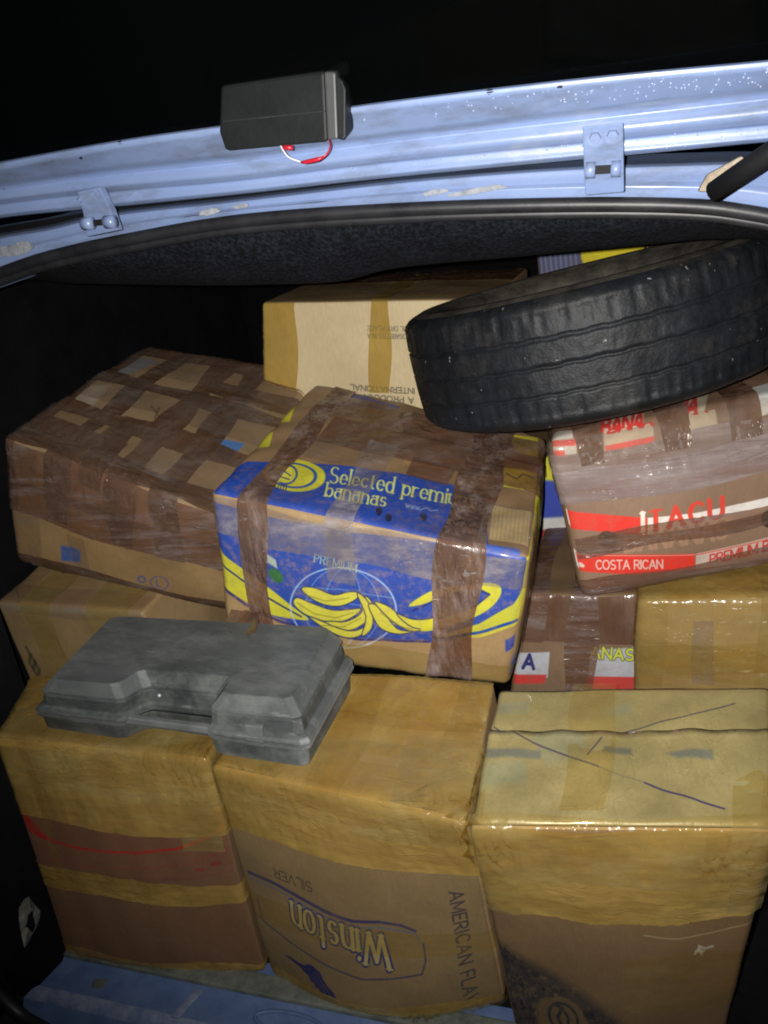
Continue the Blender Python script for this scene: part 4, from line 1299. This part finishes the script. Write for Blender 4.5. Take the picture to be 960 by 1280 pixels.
cD.strip('x', w * .19, w * .40, h + d * .32, h + d * .5, T_clr, tD, off=.003, seed=9, crumple=.001)
cD.strip('x', w * .545, w * .70, h + d * .34, h + d * .5, T_brnz, tD, off=.0028, seed=19, crumple=.001)
cD.strip('z', h * .0, h * .19, w * .40, w + .1, T_yel2, tD, off=.001, seed=7)
cD.strip('y', d * .02, d * .30, h + w * .84, h + w + h * .8, T_clr, tD, off=.003, seed=8, crumple=.001)
# loose end of the left strap, fallen over the tool case
rowsL = []
for (u, v, Y, hw) in [(306, 742, 1.048, 13), (305, 756, 1.035, 15), (306, 768, 1.005, 18), (303, 778, .975, 20), (304, 788, .945, 18), (302, 794, .93, 13)]:
    rowsL.append([at(u + hw * k, v + random.uniform(-2, 2) - 1.5 * abs(k), Y + random.uniform(-.004, .004)) for k in (-1, -.6, -.2, .2, .6, 1)])
VL = [p_ for r_ in rowsL for p_ in r_]
FL_ = [(i * 6 + j, i * 6 + j + 1, i * 6 + 7 + j, i * 6 + 6 + j) for i in range(5) for j in range(5)]
pydata('loose_tape_end', VL, FL_, T_brn, tD, True)

# ---- E: brown-taped carton on the left
cE, tE = new_carton('E', 'carton', 'sagging carton criss-crossed with brown tape, blue circled L on its front, upper left',
                    r=.014, bulge=(.004, .012, .008, .006), rough=.005, seed=5)
pF = Print('recycle_marks', [(2, 545), (292, 651), (302, 767), (20, 702)], 600, 320)
cx, cy = E3([(665, 990)])[0]
pF.ell(cx, cy, 10.5, 10, 0, (58, 84, 150), .85, 1.3)
pF.text('L', (cx - 3.0, cy + 4.5), (9, 1.5), (0.5, -9), (58, 84, 150), .18, .1, False, .85)
cx, cy = E3([(605, 978)])[0]
pF.ell(cx, cy, 5.2, 5.2, 0, (58, 84, 150), .85, 2.2)
pF.poly(E3([(292, 845), (345, 850), (378, 868), (372, 915), (290, 905)]), (48, 90, 160), .95, 2)
pF.poly(E3([(200, 530), (500, 600), (490, 700), (190, 590)]), (150, 90, 40), .6, 3)
pF.poly(E3([(190, 525), (300, 545), (295, 600), (185, 580)]), (190, 176, 172), .7, 2)
pF.poly(E3([(380, 580), (500, 600), (500, 690), (380, 650)]), (176, 168, 166), .6, 2)
pF.poly(E3([(600, 640), (770, 680), (775, 800), (590, 760)]), (170, 140, 120), .6, 2)
pT = Print('lid_scraps', [(185, 430), (392, 470), (292, 651), (2, 545)], 600, 600)
pT.poly(E3([(785, 410), (925, 430), (855, 500), (790, 470)]), (52, 120, 190), .9, 1)
pT.poly(E3([(360, 190), (520, 130), (600, 150), (440, 205)]), (112, 130, 150), .7, 2)
pT.poly(E3([(165, 310), (270, 230), (425, 235), (320, 335)]), (176, 166, 150), .7, 2)
pT.line(E3([(560, 300), (590, 345)]), 1.5, (20, 14, 12), .8); pT.line(E3([(590, 305), (570, 345)]), 1.5, (20, 14, 12), .8)
mEf = mat_board('tan_board_marks', (0.27, 0.165, 0.065), (0.36, 0.23, 0.10), pF.image(), .35)
mEt = mat_board('tan_board_scraps', (0.25, 0.165, 0.085), (0.34, 0.235, 0.13), pT.image(), .35)
cE.shell('box_body', {'*': M_tan, 'F': mEf, 'T': mEt}, tE)
w, d, h = cE.d
T_brnE = mat_tape('brown_film_thick', (0.66, 0.48, 0.36), (0.165, 0.105, 0.070), 0.60, 0.24, 0.52, (1, 3, 1), 1.3, (0.40, 0.34, 0.33))  # brown tape, haze raised to paint glare into its colour
for k, (a, b, e0, e1) in enumerate(((.0, .06, .5, 1), (.20, .30, .5, 1), (.47, .585, .48, 1), (.66, .775, .45, 1), (.33, .44, .86, .35))):
    cE.strip('x', w * a, w * b, h * e0, h + d * e1, T_brnE if k % 2 else T_brn, tE, off=.002 + .0002 * k, seed=k, crumple=.001, wob=.006)
for k, (a, b, e0, e1) in enumerate(((.0, .10, 0, 1), (.24, .35, 0, 1), (.545, .64, 0, 1), (.86, 1.0, 0, 1), (.66, .78, .55, 1), (.10, .19, 0, .45))):
    cE.strip('y', d * a, d * b, h * .5 if e0 == 0 else h + w * e0, h + w * e1 + (.05 if e1 == 1 else 0), T_brn if k % 2 else T_brnE, tE, off=.0032 + .0002 * k, seed=20 + k, crumple=.001, wob=.007)
for k, (a, b) in enumerate(((.05, .30), (.40, .62), (.70, .95))):
    cE.strip('y', d * a, d * b, h + w * .02, h + w * .98, T_clr, tE, off=.0052, seed=60 + k, crumple=.0016)
cE.strip('z', h * .66, h * 1.0, -.2, w + .05, T_brnz, tE, off=.0026, seed=31, crumple=.0014)
cE.strip('z', h * .46, h * .73, -.2, w + .05, T_brnz, tE, off=.0036, seed=32, crumple=.0014)
cE.strip('z', 0, h * .10, -.2, w + .05, T_brnE, tE, off=.0014, seed=33)
cE.strip('x', w * .02, w * .14, h * .1, h * .46, T_clr, tE, off=.0012, seed=34)
cE.strip('x', w * .28, w * .36, h * .05, h * .42, T_clr, tE, off=.0012, seed=35)

# ---- F: cream carton at the back
cF, tF = new_carton('F', 'carton', 'clean cream carton with small upside-down lettering, at the back left of the tyre',
                    r=.008, bulge=(.0, .004, .003, .003), rough=.0015, seed=6)
p = Print('cream_lettering', [(327, 378), (618, 373), (619, 587), (332, 570)], 720, 500)
GRY = (70, 66, 66)
p.text('KEEP THESE CIGARETTES IN A', F8([(690, 302)])[0], (-4.9, -.1), (0, 5.6), GRY, .17, .17, False, .85)
p.text('COOL DRY PLACE', F8([(617, 274)])[0], (-5.6, -.1), (0, 5.6), GRY, .17, .2, False, .85)
p.text('A PRODUCT OF', F8([(612, 524)])[0], (-8.8, -.7), (0.3, 7.4), (52, 50, 56), .19, .22, False, .9)
p.text('INTERNATIONAL', F8([(614, 490)])[0], (-8.4, -.6), (0.3, 7.0), (52, 50, 56), .19, .2, False, .9)
mF = mat_board('cream_board_lettering', (0.56, 0.45, 0.26), (0.64, 0.52, 0.31), p.image(), .25, dirt_amt=.12)
cF.shell('box_body', {'*': M_brn, 'F': mF, 'T': mat_board('brown_film_lid', (0.20, 0.13, 0.06), (0.32, 0.22, 0.11), None, rough=.5, film=.15)}, tF)
w, d, h = cF.d
T_ylw = mat_tape('yellow_strip', (0.96, 0.85, 0.55), (0.50, 0.36, 0.10), 0.45, 0.25, 0.10, (3, 1, 1), 0.5, (0.55, 0.45, 0.2))
cF.strip('x', w * .49, w * .575, h * .45, h + d * .8, T_ylw, tF, seed=1)
cF.strip('x', w * .0, w * .16, 0, h * .99, T_ylw, tF, seed=2)
cF.strip('y', d * .1, d * .5, h + w * .05, h + w, T_clr, tF, off=.002, seed=3, crumple=.0016)
cF.strip('y', d * .55, d * .95, h + w * .05, h + w, T_brn, tF, off=.002, seed=4, crumple=.0014)

# ---- G: red and white carton on the right
cG, tG = new_carton('G', 'banana_carton', 'red and white banana carton wrapped in glossy brown tape, right side beneath the tyre',
                    r=.020, bulge=(.010, .022, .010, .004), rough=.004, seed=7)
RED, WHT = (222, 50, 38), (232, 226, 220)


def g_all(q):
    q.poly(G6([(180, 100), (1400, -250), (1400, 520), (330, 720), (250, 430)]), (128, 92, 76), .25, 2)
    # bars
    q.poly(G6([(250, 425), (292, 428), (305, 486), (262, 470)]), WHT, .9)
    q.poly(G6([(285, 428), (560, 436), (560, 492), (300, 488)]), RED, .97)
    q.poly(G6([(560, 436), (720, 415), (960, 365), (1300, 280), (1300, 330), (960, 412), (800, 448), (560, 492)]), WHT, .95)
    q.text('ITACU', G6([(545, 482)])[0], (24.5, -5.2), (-.6, -23), (216, 60, 44), .26, .24, True, .97, .42)
    q.text('I', G6([(545, 482)])[0], (24.5, -5.2), (-.6, -23), (232, 226, 214), .24, .24, True, .97, .42)
    q.text('BANANAS', G6([(490, 552)])[0], (20, -3.4), (-.4, -21), (176, 138, 112), .24, .16, True, .6, .45)
    q.ell(*G6([(428, 515)])[0], 12, 11, 0, (74, 50, 34), .9)
    q.ell(*G6([(955, 438)])[0], 10, 11, 0, (36, 22, 16), .95)
    q.poly(G6([(272, 550), (318, 562), (332, 622), (290, 608)]), WHT, .9)
    q.poly(G6([(316, 568), (715, 552), (719, 606), (520, 628), (330, 626)]), RED, .97)
    q.line(G6([(320, 572), (716, 556)]), .9, (228, 200, 190), .8)
    q.text('COSTA RICAN', G6([(390, 615)])[0], (10.5, -.5), (-.2, -11), (226, 206, 196), .15, .16, False, .97)
    q.ell(*G6([(338, 606)])[0], 5, 3, .2, (226, 216, 206), .9)
    q.poly(G6([(719, 552), (960, 498), (1300, 410), (1300, 490), (960, 570), (719, 606)]), (202, 184, 172), .92)
    q.line(G6([(719, 556), (960, 505), (1300, 420)]), 1.2, RED, .8)
    q.text('PREMIUM BANANAS', G6([(766, 588)])[0], (11.6, -2.8), (-.2, -12), (196, 46, 44), .16, .17, False, .95)
    # scraps between the straps along the upper edge
    q.poly(G6([(205, 150), (322, 150), (325, 236), (255, 246), (215, 200)]), (196, 190, 178), .9)
    q.poly(G6([(212, 182), (320, 178), (322, 206), (218, 210)]), RED, .85)
    q.poly(G6([(240, 225), (285, 222), (285, 245), (255, 246)]), RED, .8)
    q.poly(G6([(412, 100), (580, 90), (586, 188), (420, 222)]), (190, 172, 150), .95)
    q.text('BANA', G6([(432, 160)])[0], (18, -3.2), (.4, -18), (198, 44, 42), .24, .14, False, .95)
    q.poly(G6([(420, 205), (586, 170), (586, 190), (425, 222)]), RED, .8)
    q.poly(G6([(670, 40), (790, 25), (796, 148), (690, 165)]), (186, 174, 150), .95)
    q.text('NA', G6([(692, 98)])[0], (18, -3.2), (.4, -18), (190, 44, 50), .24, .14, False, .95)
    q.poly(G6([(885, 15), (1000, -15), (1010, 80), (905, 118)]), (206, 206, 204), .95)
    for k in range(3):
        q.poly(G6([(1080 + 170 * k, -60 - 40 * k), (1190 + 170 * k, -85 - 40 * k), (1195 + 170 * k, 20 - 40 * k), (1090 + 170 * k, 45 - 40 * k)]), RED if k % 2 else WHT, .9)


pF = Print('red_front', [(684, 552), (1080, 470), (1080, 680), (727, 752)], 900, 520); g_all(pF)
pT = Print('red_lid', [(694, 480), (947, 433), (1080, 470), (684, 552)], 700, 400); g_all(pT)
mGf = mat_board('red_board_front', (0.22, 0.14, 0.09), (0.29, 0.19, 0.12), pF.image(), .3, .5, dirt_amt=.25, film=.2)
mGt = mat_board('red_board_lid', (0.20, 0.12, 0.07), (0.27, 0.17, 0.10), pT.image(), .3, .5, film=.2)
cG.shell('box_body', {'*': M_brn, 'F': mGf, 'T': mGt}, tG)
w, d, h = cG.d
T_gl = mat_tape('grey_glare_film', (0.88, 0.78, 0.75), (0.42, 0.345, 0.335), 0.52, 0.20, 0.55, (.5, .5, 4), 1.2, (0.55, 0.50, 0.52), 34)  # film over the upper front, its glare painted as grey-white haze
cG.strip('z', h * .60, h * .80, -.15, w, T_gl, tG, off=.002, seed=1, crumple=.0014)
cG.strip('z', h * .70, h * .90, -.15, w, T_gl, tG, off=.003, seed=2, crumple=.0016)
cG.strip('z', h * .29, h * .415, w * .02, w, T_brnz, tG, off=.0014, seed=3)
cG.strip('z', h * .0, h * .13, -.1, w, T_brnz, tG, off=.0012, seed=4)
for k, (a, b) in enumerate(((.085, .175), (.355, .455), (.58, .68), (.78, .88))):
    cG.strip('x', w * a, w * b, h * .82, h + d, T_brn, tG, off=.0038, seed=40 + k, crumple=.0014)
cG.strip('z', h * .80, h * .99, -.15, w, T_clr, tG, off=.005, seed=5, crumple=.0016)

# ---- H: low brown carton with grey-red print
cH, tH = new_carton('H', 'banana_carton', 'brown-taped banana carton with grey and red bands, low beside a yellow-filmed carton',
                    r=.010, bulge=(.0, .006, .004, .0), rough=.004, seed=8)
p = Print('grey_red_print', [(652, 744), (800, 744), (802, 940), (631, 934)], 420, 440)
p.poly(G6([(120, 868), (238, 860), (232, 942), (110, 945)]), (176, 178, 186), .95)
p.poly(G6([(110, 938), (228, 932), (222, 962), (105, 970)]), (196, 44, 40), .95)
p.text('A', G6([(148, 914)])[0], (19, .4), (1.5, -16), (26, 34, 96), .26, .1, False, .95)
p.poly(G6([(372, 858), (520, 850), (516, 950), (365, 945)]), (176, 178, 186), .95)
p.poly(G6([(362, 938), (516, 945), (512, 990), (360, 978)]), (196, 44, 40), .95)
p.text('ANAS', G6([(372, 880)])[0], (15.6, 1.2), (1.0, -12.5), (40, 44, 60), .34, .22, False, .8)
p.text('ANAS', G6([(372, 880)])[0], (15.6, 1.2), (1.0, -12.5), (196, 204, 50), .22, .22, False, .97)
mH = mat_board('brown_board_grey_print', (0.15, 0.09, 0.05), (0.22, 0.14, 0.08), p.image(), .3)
cH.shell('box_body', {'*': M_brn, 'F': mH}, tH)
w, d, h = cH.d
cH.strip('z', h * .72, h * 1.0, -.1, w, T_brn, tH, off=.001, seed=1, crumple=.001)
cH.strip('x', w * .42, w * .66, 0, h + d, T_brnz, tH, off=.0022, seed=2, crumple=.001)
cH.strip('z', h * .18, h * .34, -.1, w, T_brn, tH, off=.0032, seed=3, crumple=.001)
cH.strip('x', w * .0, w * .22, h * .72, h + d, T_brnz, tH, off=.0026, seed=5, crumple=.001)

# ---- I: yellow-filmed carton on the right, second row
cI, tI = new_carton('I', 'carton', 'plain carton wrapped in yellow film, second row, below the red and white banana carton',
                    r=.013, bulge=(.004, .008, .006, .0), rough=.0045, seed=9)
cI.shell('box_body', {'*': M_tan}, tI)
w, d, h = cI.d
cI.strip('z', h * .62, h + .03, -.2, w, T_yel2, tI, off=.001, seed=1, crumple=.0012)
cI.strip('z', h * .38, h * .80, -.2, w, T_yel2, tI, off=.002, seed=2, crumple=.001)
cI.strip('x', w * .24, w * .33, h * .6, h * .9, T_clr, tI, off=.003, seed=3, crumple=.001)
cI.strip('x', 0, w * .12, h * .2, h + d * .5, T_yel2, tI, off=.0034, seed=4, crumple=.0012)
cI.strip('x', w * .5, w * .62, h * .3, h + d * .5, T_yel2, tI, off=.003, seed=14, crumple=.0012)
cI.strip('y', .0, d * .35, h * .8, h + w, T_yel, tI, off=.0022, seed=5, crumple=.001)
cI.strip('z', h * .2, h * .42, -.2, w, T_yel, tI, off=.0008, seed=6, crumple=.001)

cI.strip('z', h * .66, h * .78, w * .02, w, T_film, tI, off=.005, seed=41, crumple=.004, step=.006, name='tape_fold')

# ---- J: carton under the sagging one
cJ, tJ = new_carton('J', 'carton', 'plain tan carton with pale top edge, far left under the brown-taped carton',
                    r=.010, bulge=(.0, .005, .004, .0), rough=.004, seed=10)
p = Print('green_scrawl', [(-8, 752), (178, 765), (261, 1003), (106, 993)], 300, 420)
for k in range(3):
    x, y = 36 + k * 6, 812 + k * 9
    p.line([(x, y), (x + 6, y + 10), (x + 5, y + 20), (x + 9, y + 26)], [3, 4.5, 3], (30, 38, 22), .75, 1.2)
p.poly([(-20, 752), (200, 764), (200, 772), (-20, 764)], (150, 140, 116), .6, 2)
mJ = mat_board('tan_board_scrawl', (0.22, 0.145, 0.06), (0.29, 0.20, 0.09), p.image(), .3)
cJ.shell('box_body', {'*': M_tan, 'F': mJ}, tJ)
w, d, h = cJ.d
cJ.strip('z', h * .95, h + .06, -.2, w, T_clr, tJ, off=.0012, seed=1, crumple=.001)
cJ.strip('x', w * .18, w * .38, h * .3, h + d, T_yel2, tJ, off=.0022, seed=2)
cJ.strip('x', w * .62, w * .9, h * .3, h + d, T_yel2, tJ, off=.0022, seed=3)

# ---- K: carton behind the tyre, M: carton in the gap
def plain_carton(name, label, x0, x1, y0, y1, z0, z1, yaw=0.0, **k):
    cs = []
    cx, cy = (x0 + x1) / 2, (y0 + y1) / 2
    for i in range(8):
        x = (x1 if i & 1 else x0) - cx; y = (y1 if i & 2 else y0) - cy; z = z1 if i & 4 else z0
        cs.append([cx + x * math.cos(yaw) - y * math.sin(yaw), cy + x * math.sin(yaw) + y * math.cos(yaw), z])
    c = Carton(cs, [x1 - x0, y1 - y0, z1 - z0], **k)
    return c, thing(name, label, 'carton', tuple(c.c[:4].mean(0)), GRP)


cK, tK = plain_carton('banana_carton', 'blue carton with yellow patches and brown tape, farthest back behind the tyre', -.275, .10, 1.96, 2.3, -.50, -.118, .03, r=.01, rough=.003, seed=11)
p = Print('blue_yellow', [(0, 0), (100, 0), (100, 100), (0, 100)], 300, 280)
p.poly([(0, 0), (100, 0), (100, 100), (0, 100)], (44, 70, 130), .7)
p.blob([(28, 2), (46, -3), (62, 3), (60, 14), (44, 17), (29, 15)], (226, 206, 20), .97)
p.blob([(76, 2), (88, -3), (98, 3), (97, 11), (86, 13), (78, 11)], (226, 206, 20), .97)
for k in range(8):
    p.line([(2 + k * 3, 2), (3 + k * 3, 26)], 1.0, (170, 180, 200), .5)
mK = mat_board('blue_yellow_board', BRN1, BRN2, p.image(), .3)
mKt = mat_board('blue_yellow_lid', BRN1, BRN2, p.image(), .3)
cK.shell('box_body', {'*': M_brn, 'F': mK}, tK)
w, d, h = cK.d
cK.strip('z', h * .2, h * .84, -.1, w, T_brn, tK, off=.0015, seed=1)
cK.strip('x', w * .62, w * .78, h * .2, h + d * .5, T_brn, tK, off=.0025, seed=2)

cM, tM = plain_carton('banana_carton', 'blue and yellow carton glimpsed in the gap between two nearer banana cartons', -.56, -.13, 1.60, 1.84, -.98, -.505, 0, r=.01, rough=.002, seed=12)
p = Print('blue_yellow_gap', [(0, 0), (100, 0), (100, 100), (0, 100)], 200, 200)
p.poly([(0, 0), (100, 0), (100, 100), (0, 100)], (30, 64, 170), .9)
p.poly([(60, 0), (100, 0), (100, 14), (60, 10)], (206, 204, 50), .95)
p.poly([(60, 30), (100, 28), (100, 34), (60, 36)], (214, 210, 200), .95)
p.poly([(60, 36), (100, 34), (100, 44), (60, 48)], (190, 40, 36), .95)
cM.shell('box_body', {'*': M_brn, 'F': mat_board('gap_board', BRN1, BRN2, p.image(), .2)}, tM)
w, d, h = cM.d
cM.strip('x', w * .4, w * .55, h * .3, h + d, T_brn, tM, off=.0015, seed=2)

# ------------------------------------------------------------------ tyre
tyre = thing('tyre', 'worn black car tyre without a rim, lying on top of the cartons at the right', 'tyre', (-.09, 1.32, zz(-.30)))


def mat_tyre():
    m, nt, out = material('dusty_tyre_rubber')
    base = mixc(nt, ramp(nt, noise(nt, 30, 5, 0.7), [(0.35, 0.0), (0.75, 1.0)]), (0.004, 0.0047, 0.006), (0.012, 0.0135, 0.017))
    dust = ramp(nt, noise(nt, 11, 8, 0.75, (1, 1, 1.6)), [(0.52, 0.0), (0.75, 0.6)])
    base = mixc(nt, dust, base, (0.044, 0.040, 0.036))
    spk = ramp(nt, noise(nt, 75, 2, 0.5), [(0.735, 0.0), (0.76, 0.9)])
    base = mixc(nt, spk, base, (0.20, 0.20, 0.20))
    h = mathn(nt, 'ADD', noise(nt, 30, 5, 0.7), mathn(nt, 'MULTIPLY', noise(nt, 200, 3, 0.6), 0.25))
    principled(nt, out, base, 0.55, bump(nt, h, 0.6, 0.004), spec=0.25)
    return m


def mat_sidewall():
    m, nt, out = material('muddy_sidewall')
    base = mixc(nt, ramp(nt, noise(nt, 26, 6, 0.7), [(0.35, 0.0), (0.7, 1.0)]), (0.014, 0.013, 0.011), (0.075, 0.066, 0.052))
    principled(nt, out, base, 0.75, bump(nt, noise(nt, 60, 5, 0.7), 0.5, 0.004), spec=0.25)
    return m


M_tyre, M_side = mat_tyre(), mat_sidewall()
ta = Vector((-math.sin(math.radians(7.4)), math.sin(math.radians(1.5)), 1)).normalized()
te1 = Vector((0, 1, 0)).cross(ta).normalized(); te2 = ta.cross(te1)
tc_ = Vector((-.105, 1.30, zz(-.208)))


def ring_mesh(prof, nseg, fn=None, close=False):
    V, Fc = [], []
    m = len(prof)
    for i in range(nseg):
        t = 2 * math.pi * i / nseg
        for j, (r, z) in enumerate(prof):
            if fn:
                r, z = fn(i, j, t, r, z)
            V.append(tc_ + (te1 * math.cos(t) + te2 * math.sin(t)) * r + ta * z * .91)
    for i in range(nseg):
        k = (i + 1) % nseg
        for j in range(m - 1):
            Fc.append((i * m + j, k * m + j, k * m + j + 1, i * m + j + 1))
    return V, Fc


R0 = .283
prof = [(.262, -.092), (.270, -.088), (.2765, -.081), (.2795, -.075)]
zs = []
z = -.074
grooves = [(-.042, .0026), (-.002, .0030), (.038, .0036)]
pts = sorted({round(v, 5) for g_, hw in grooves for v in (g_ - hw, g_ - hw + .001, g_ + hw - .001, g_ + hw)} | {round(v, 5) for v in np.linspace(-.072, .072, 25)})
for z in pts:
    r = R0 - .0042 * (z / .072) ** 2
    for g_, hw in grooves:
        if abs(z - g_) <= hw - .0009:
            r -= .0045
    prof.append((r, z))
prof += [(.2795, .075), (.2765, .081), (.270, .088), (.262, .092)]


def tread(i, j, t, r, z):
    zig = .0007 * (1 if (i // 4) % 2 else -1) * (abs(z) < .06)
    r += .0008 * math.sin(t * 5 + z * 40) + .0006 * math.sin(t * 17)
    if abs(z) > .056 and (i % 9) in (0,):
        r -= .0025 * min(1, (abs(z) - .056) / .012)
    if i % 6 == 0 and abs(z) > .046 and abs(z) < .073:
        r -= .0022
    if i % 5 == 2 and (.008 < z < .022 or -.034 < z < -.018):
        r -= .0014
    return r, z + zig


V, Fc = ring_mesh(prof, 360, tread)
pydata('tread', V, Fc, M_tyre, tyre, True)
sw = [(.2622, .0918), (.250, .0965), (.243, .0970), (.2415, .0955), (.232, .0965), (.220, .0950), (.2185, .0935), (.205, .0895), (.192, .080), (.186, .072), (.184, .062), (.188, .056)]
V, Fc = ring_mesh(sw, 180)
pydata('sidewall', V, Fc, M_side, tyre, True)
V, Fc = ring_mesh([(r, -z) for r, z in reversed(sw)], 180)
pydata('sidewall', V, Fc, M_tyre, tyre, True)
V, Fc = ring_mesh([(.188, .056), (.215, .068), (.250, .072), (.266, .062), (.270, 0), (.266, -.062), (.250, -.072), (.215, -.068), (.188, -.056)], 120)
pydata('inner_lining', V, Fc, M_tyre, tyre, True)

# ------------------------------------------------------------------ tool case
tT = thing('tool_case', 'scuffed dark grey plastic tool case lying flat on the front cartons', 'case', tuple(np.array(BX['T']['c'])[:4].mean(0) + np.array([0, 0, CAMZ])))
TC = np.array(BX['T']['c'], float) + np.array([0, 0, CAMZ])


def tmap(u, v, w):
    o = 0
    for i in range(8):
        o = o + ((u if i & 1 else 1 - u) * (v if i & 2 else 1 - v) * (w if i & 4 else 1 - w)) * TC[i]
    return Vector(o)


def mat_case():
    m, nt, out = material('scuffed_grey_plastic')
    base = mixc(nt, ramp(nt, noise(nt, 12, 7, 0.7), [(0.35, 0.0), (0.72, 1.0)]), (0.034, 0.040, 0.040), (0.075, 0.084, 0.083))
    dust = ramp(nt, noise(nt, 9, 12, 0.74, (1, 1.8, 1)), [(0.46, 0.0), (0.64, 0.6)])
    base = mixc(nt, dust, base, (0.17, 0.178, 0.17))
    scr = ramp(nt, noise(nt, 60, 3, 0.7, (.25, 2.5, 2)), [(0.62, 0.0), (0.72, 0.4)])
    base = mixc(nt, scr, base, (0.24, 0.25, 0.25))
    geo = nt.nodes.new('ShaderNodeNewGeometry')
    worn = ramp(nt, geo.outputs['Pointiness'], [(0.52, 0.0), (0.60, 0.45)])  # paler ridge edges: dust, and highlights painted into the colour
    base = mixc(nt, worn, base, (0.26, 0.27, 0.28))
    h = mathn(nt, 'ADD', noise(nt, 25, 5, 0.6), mathn(nt, 'MULTIPLY', noise(nt, 300, 2, 0.5), 0.25))
    principled(nt, out, base, 0.52, bump(nt, h, 0.14, 0.002), spec=0.35)
    return m


M_case = mat_case()
# plan outline with the handle recess cut into the front edge
U0, U1, V0 = .355, .660, .17


def plan(ins, rec=True, rin=0.0, dv=0.0):
    a = ins
    pts = [(a, a * 1.6 + .02), (a + .02, a * 1.6)]
    if rec:
        pts += [(U0 - rin - .03, a * 1.6), (U0 - rin, a * 1.6 + .02), (U0 + .035 - rin, V0 + rin * 1.4 - .03 + dv), (U0 + .06 - rin, V0 + rin * 1.4 + dv),
                (U1 - .015 + rin, V0 + rin * 1.4 + dv), (U1 + rin, V0 - .02 + rin * 1.4 + dv), (U1 + rin + .005, a * 1.6 + .02), (U1 + rin + .03, a * 1.6)]
    pts += [(1 - a - .025, a * 1.6), (1 - a, a * 1.6 + .035), (1 - a, 1 - a * 1.4 - .05), (1 - a - .03, 1 - a * 1.4), (a + .03, 1 - a * 1.4), (a, 1 - a * 1.4 - .05)]
    return pts


def case_half(name, levels, top, bottom):
    bm = bmesh.new()
    loops = []
    for (ins, rin, w_, rec) in levels:
        loops.append([bm.verts.new(tmap(u, v, w_)) for u, v in plan(ins, True, rin)])
    n = len(loops[0])
    for a, b in zip(loops[:-1], loops[1:]):
        for i in range(n):
            bm.faces.new([a[i], a[(i + 1) % n], b[(i + 1) % n], b[i]])
    if top:
        bm.faces.new(loops[-1])
    if bottom:
        bm.faces.new(list(reversed(loops[0])))
    bmesh.ops.recalc_face_normals(bm, faces=bm.faces)
    es = [e for e in bm.edges if len(e.link_faces) == 2 and e.calc_face_angle(0) > .3]
    bmesh.ops.bevel(bm, geom=es, offset=.0014, segments=2, affect='EDGES', clamp_overlap=True)
    bmesh.ops.triangulate(bm, faces=[f for f in bm.faces if len(f.verts) > 4])
    return frombm(name, bm, M_case, tT, False)


# the box of eight corners tapers upward; steps are insets of that taper
lid = case_half('lid', [(.006, .010, .392, 1), (.004, .010, .408, 1), (-.016, .0, .412, 1), (-.018, .0, .44, 1), (-.014, .0, .50, 1), (.004, .01, .53, 1), (.004, .012, .72, 1), (.012, .014, .755, 1), (.000, .012, .775, 1), (.000, .012, .80, 1), (.03, .05, 1.0, 1)], True, True)
bas = case_half('base', [(.03, .03, .0, 1), (.012, .012, .03, 1), (.0, .004, .31, 1), (-.014, .0, .335, 1), (-.018, .0, .388, 1)], True, True)
V, Fc = tube_mesh([tmap(u, v, .400) for u, v in plan(-.004, True, .004)] + [tmap(*plan(-.004, True, .004)[0], .400)], .0019, 6, False)
pydata('seam', V, Fc, M_rubber, tT)
# handle: the bar across the recess; catch beside it
bm = bmesh.new()
bm_prism(bm, [tmap(u, v, .36) for u, v in [(U0 - .01, .005), (U1 + .02, .005), (U1 + .02, .055), (U0 - .01, .055)]], tmap(.5, .5, .47) - tmap(.5, .5, .36), .002)
frombm('handle', bm, M_case, tT)
bm = bmesh.new()
bm_prism(bm, [tmap(u, v, .30) for u, v in [(.80, -.012), (.86, -.012), (.86, .02), (.80, .02)]], tmap(.5, .5, .62) - tmap(.5, .5, .30), .0015)
frombm('catch', bm, M_case, tT)
bm = bmesh.new()
bm_prism(bm, [tmap(u, v, .30) for u, v in [(.14, -.012), (.20, -.012), (.20, .02), (.14, .02)]], tmap(.5, .5, .62) - tmap(.5, .5, .30), .0015)
frombm('catch', bm, M_case, tT)
bm = bmesh.new()
c0 = tmap(.44, V0 - .006, .68)
bmesh.ops.create_uvsphere(bm, u_segments=12, v_segments=8, radius=.0028, matrix=Matrix.Translation(c0))
frombm('rivet', bm, M_steel, tT, True)
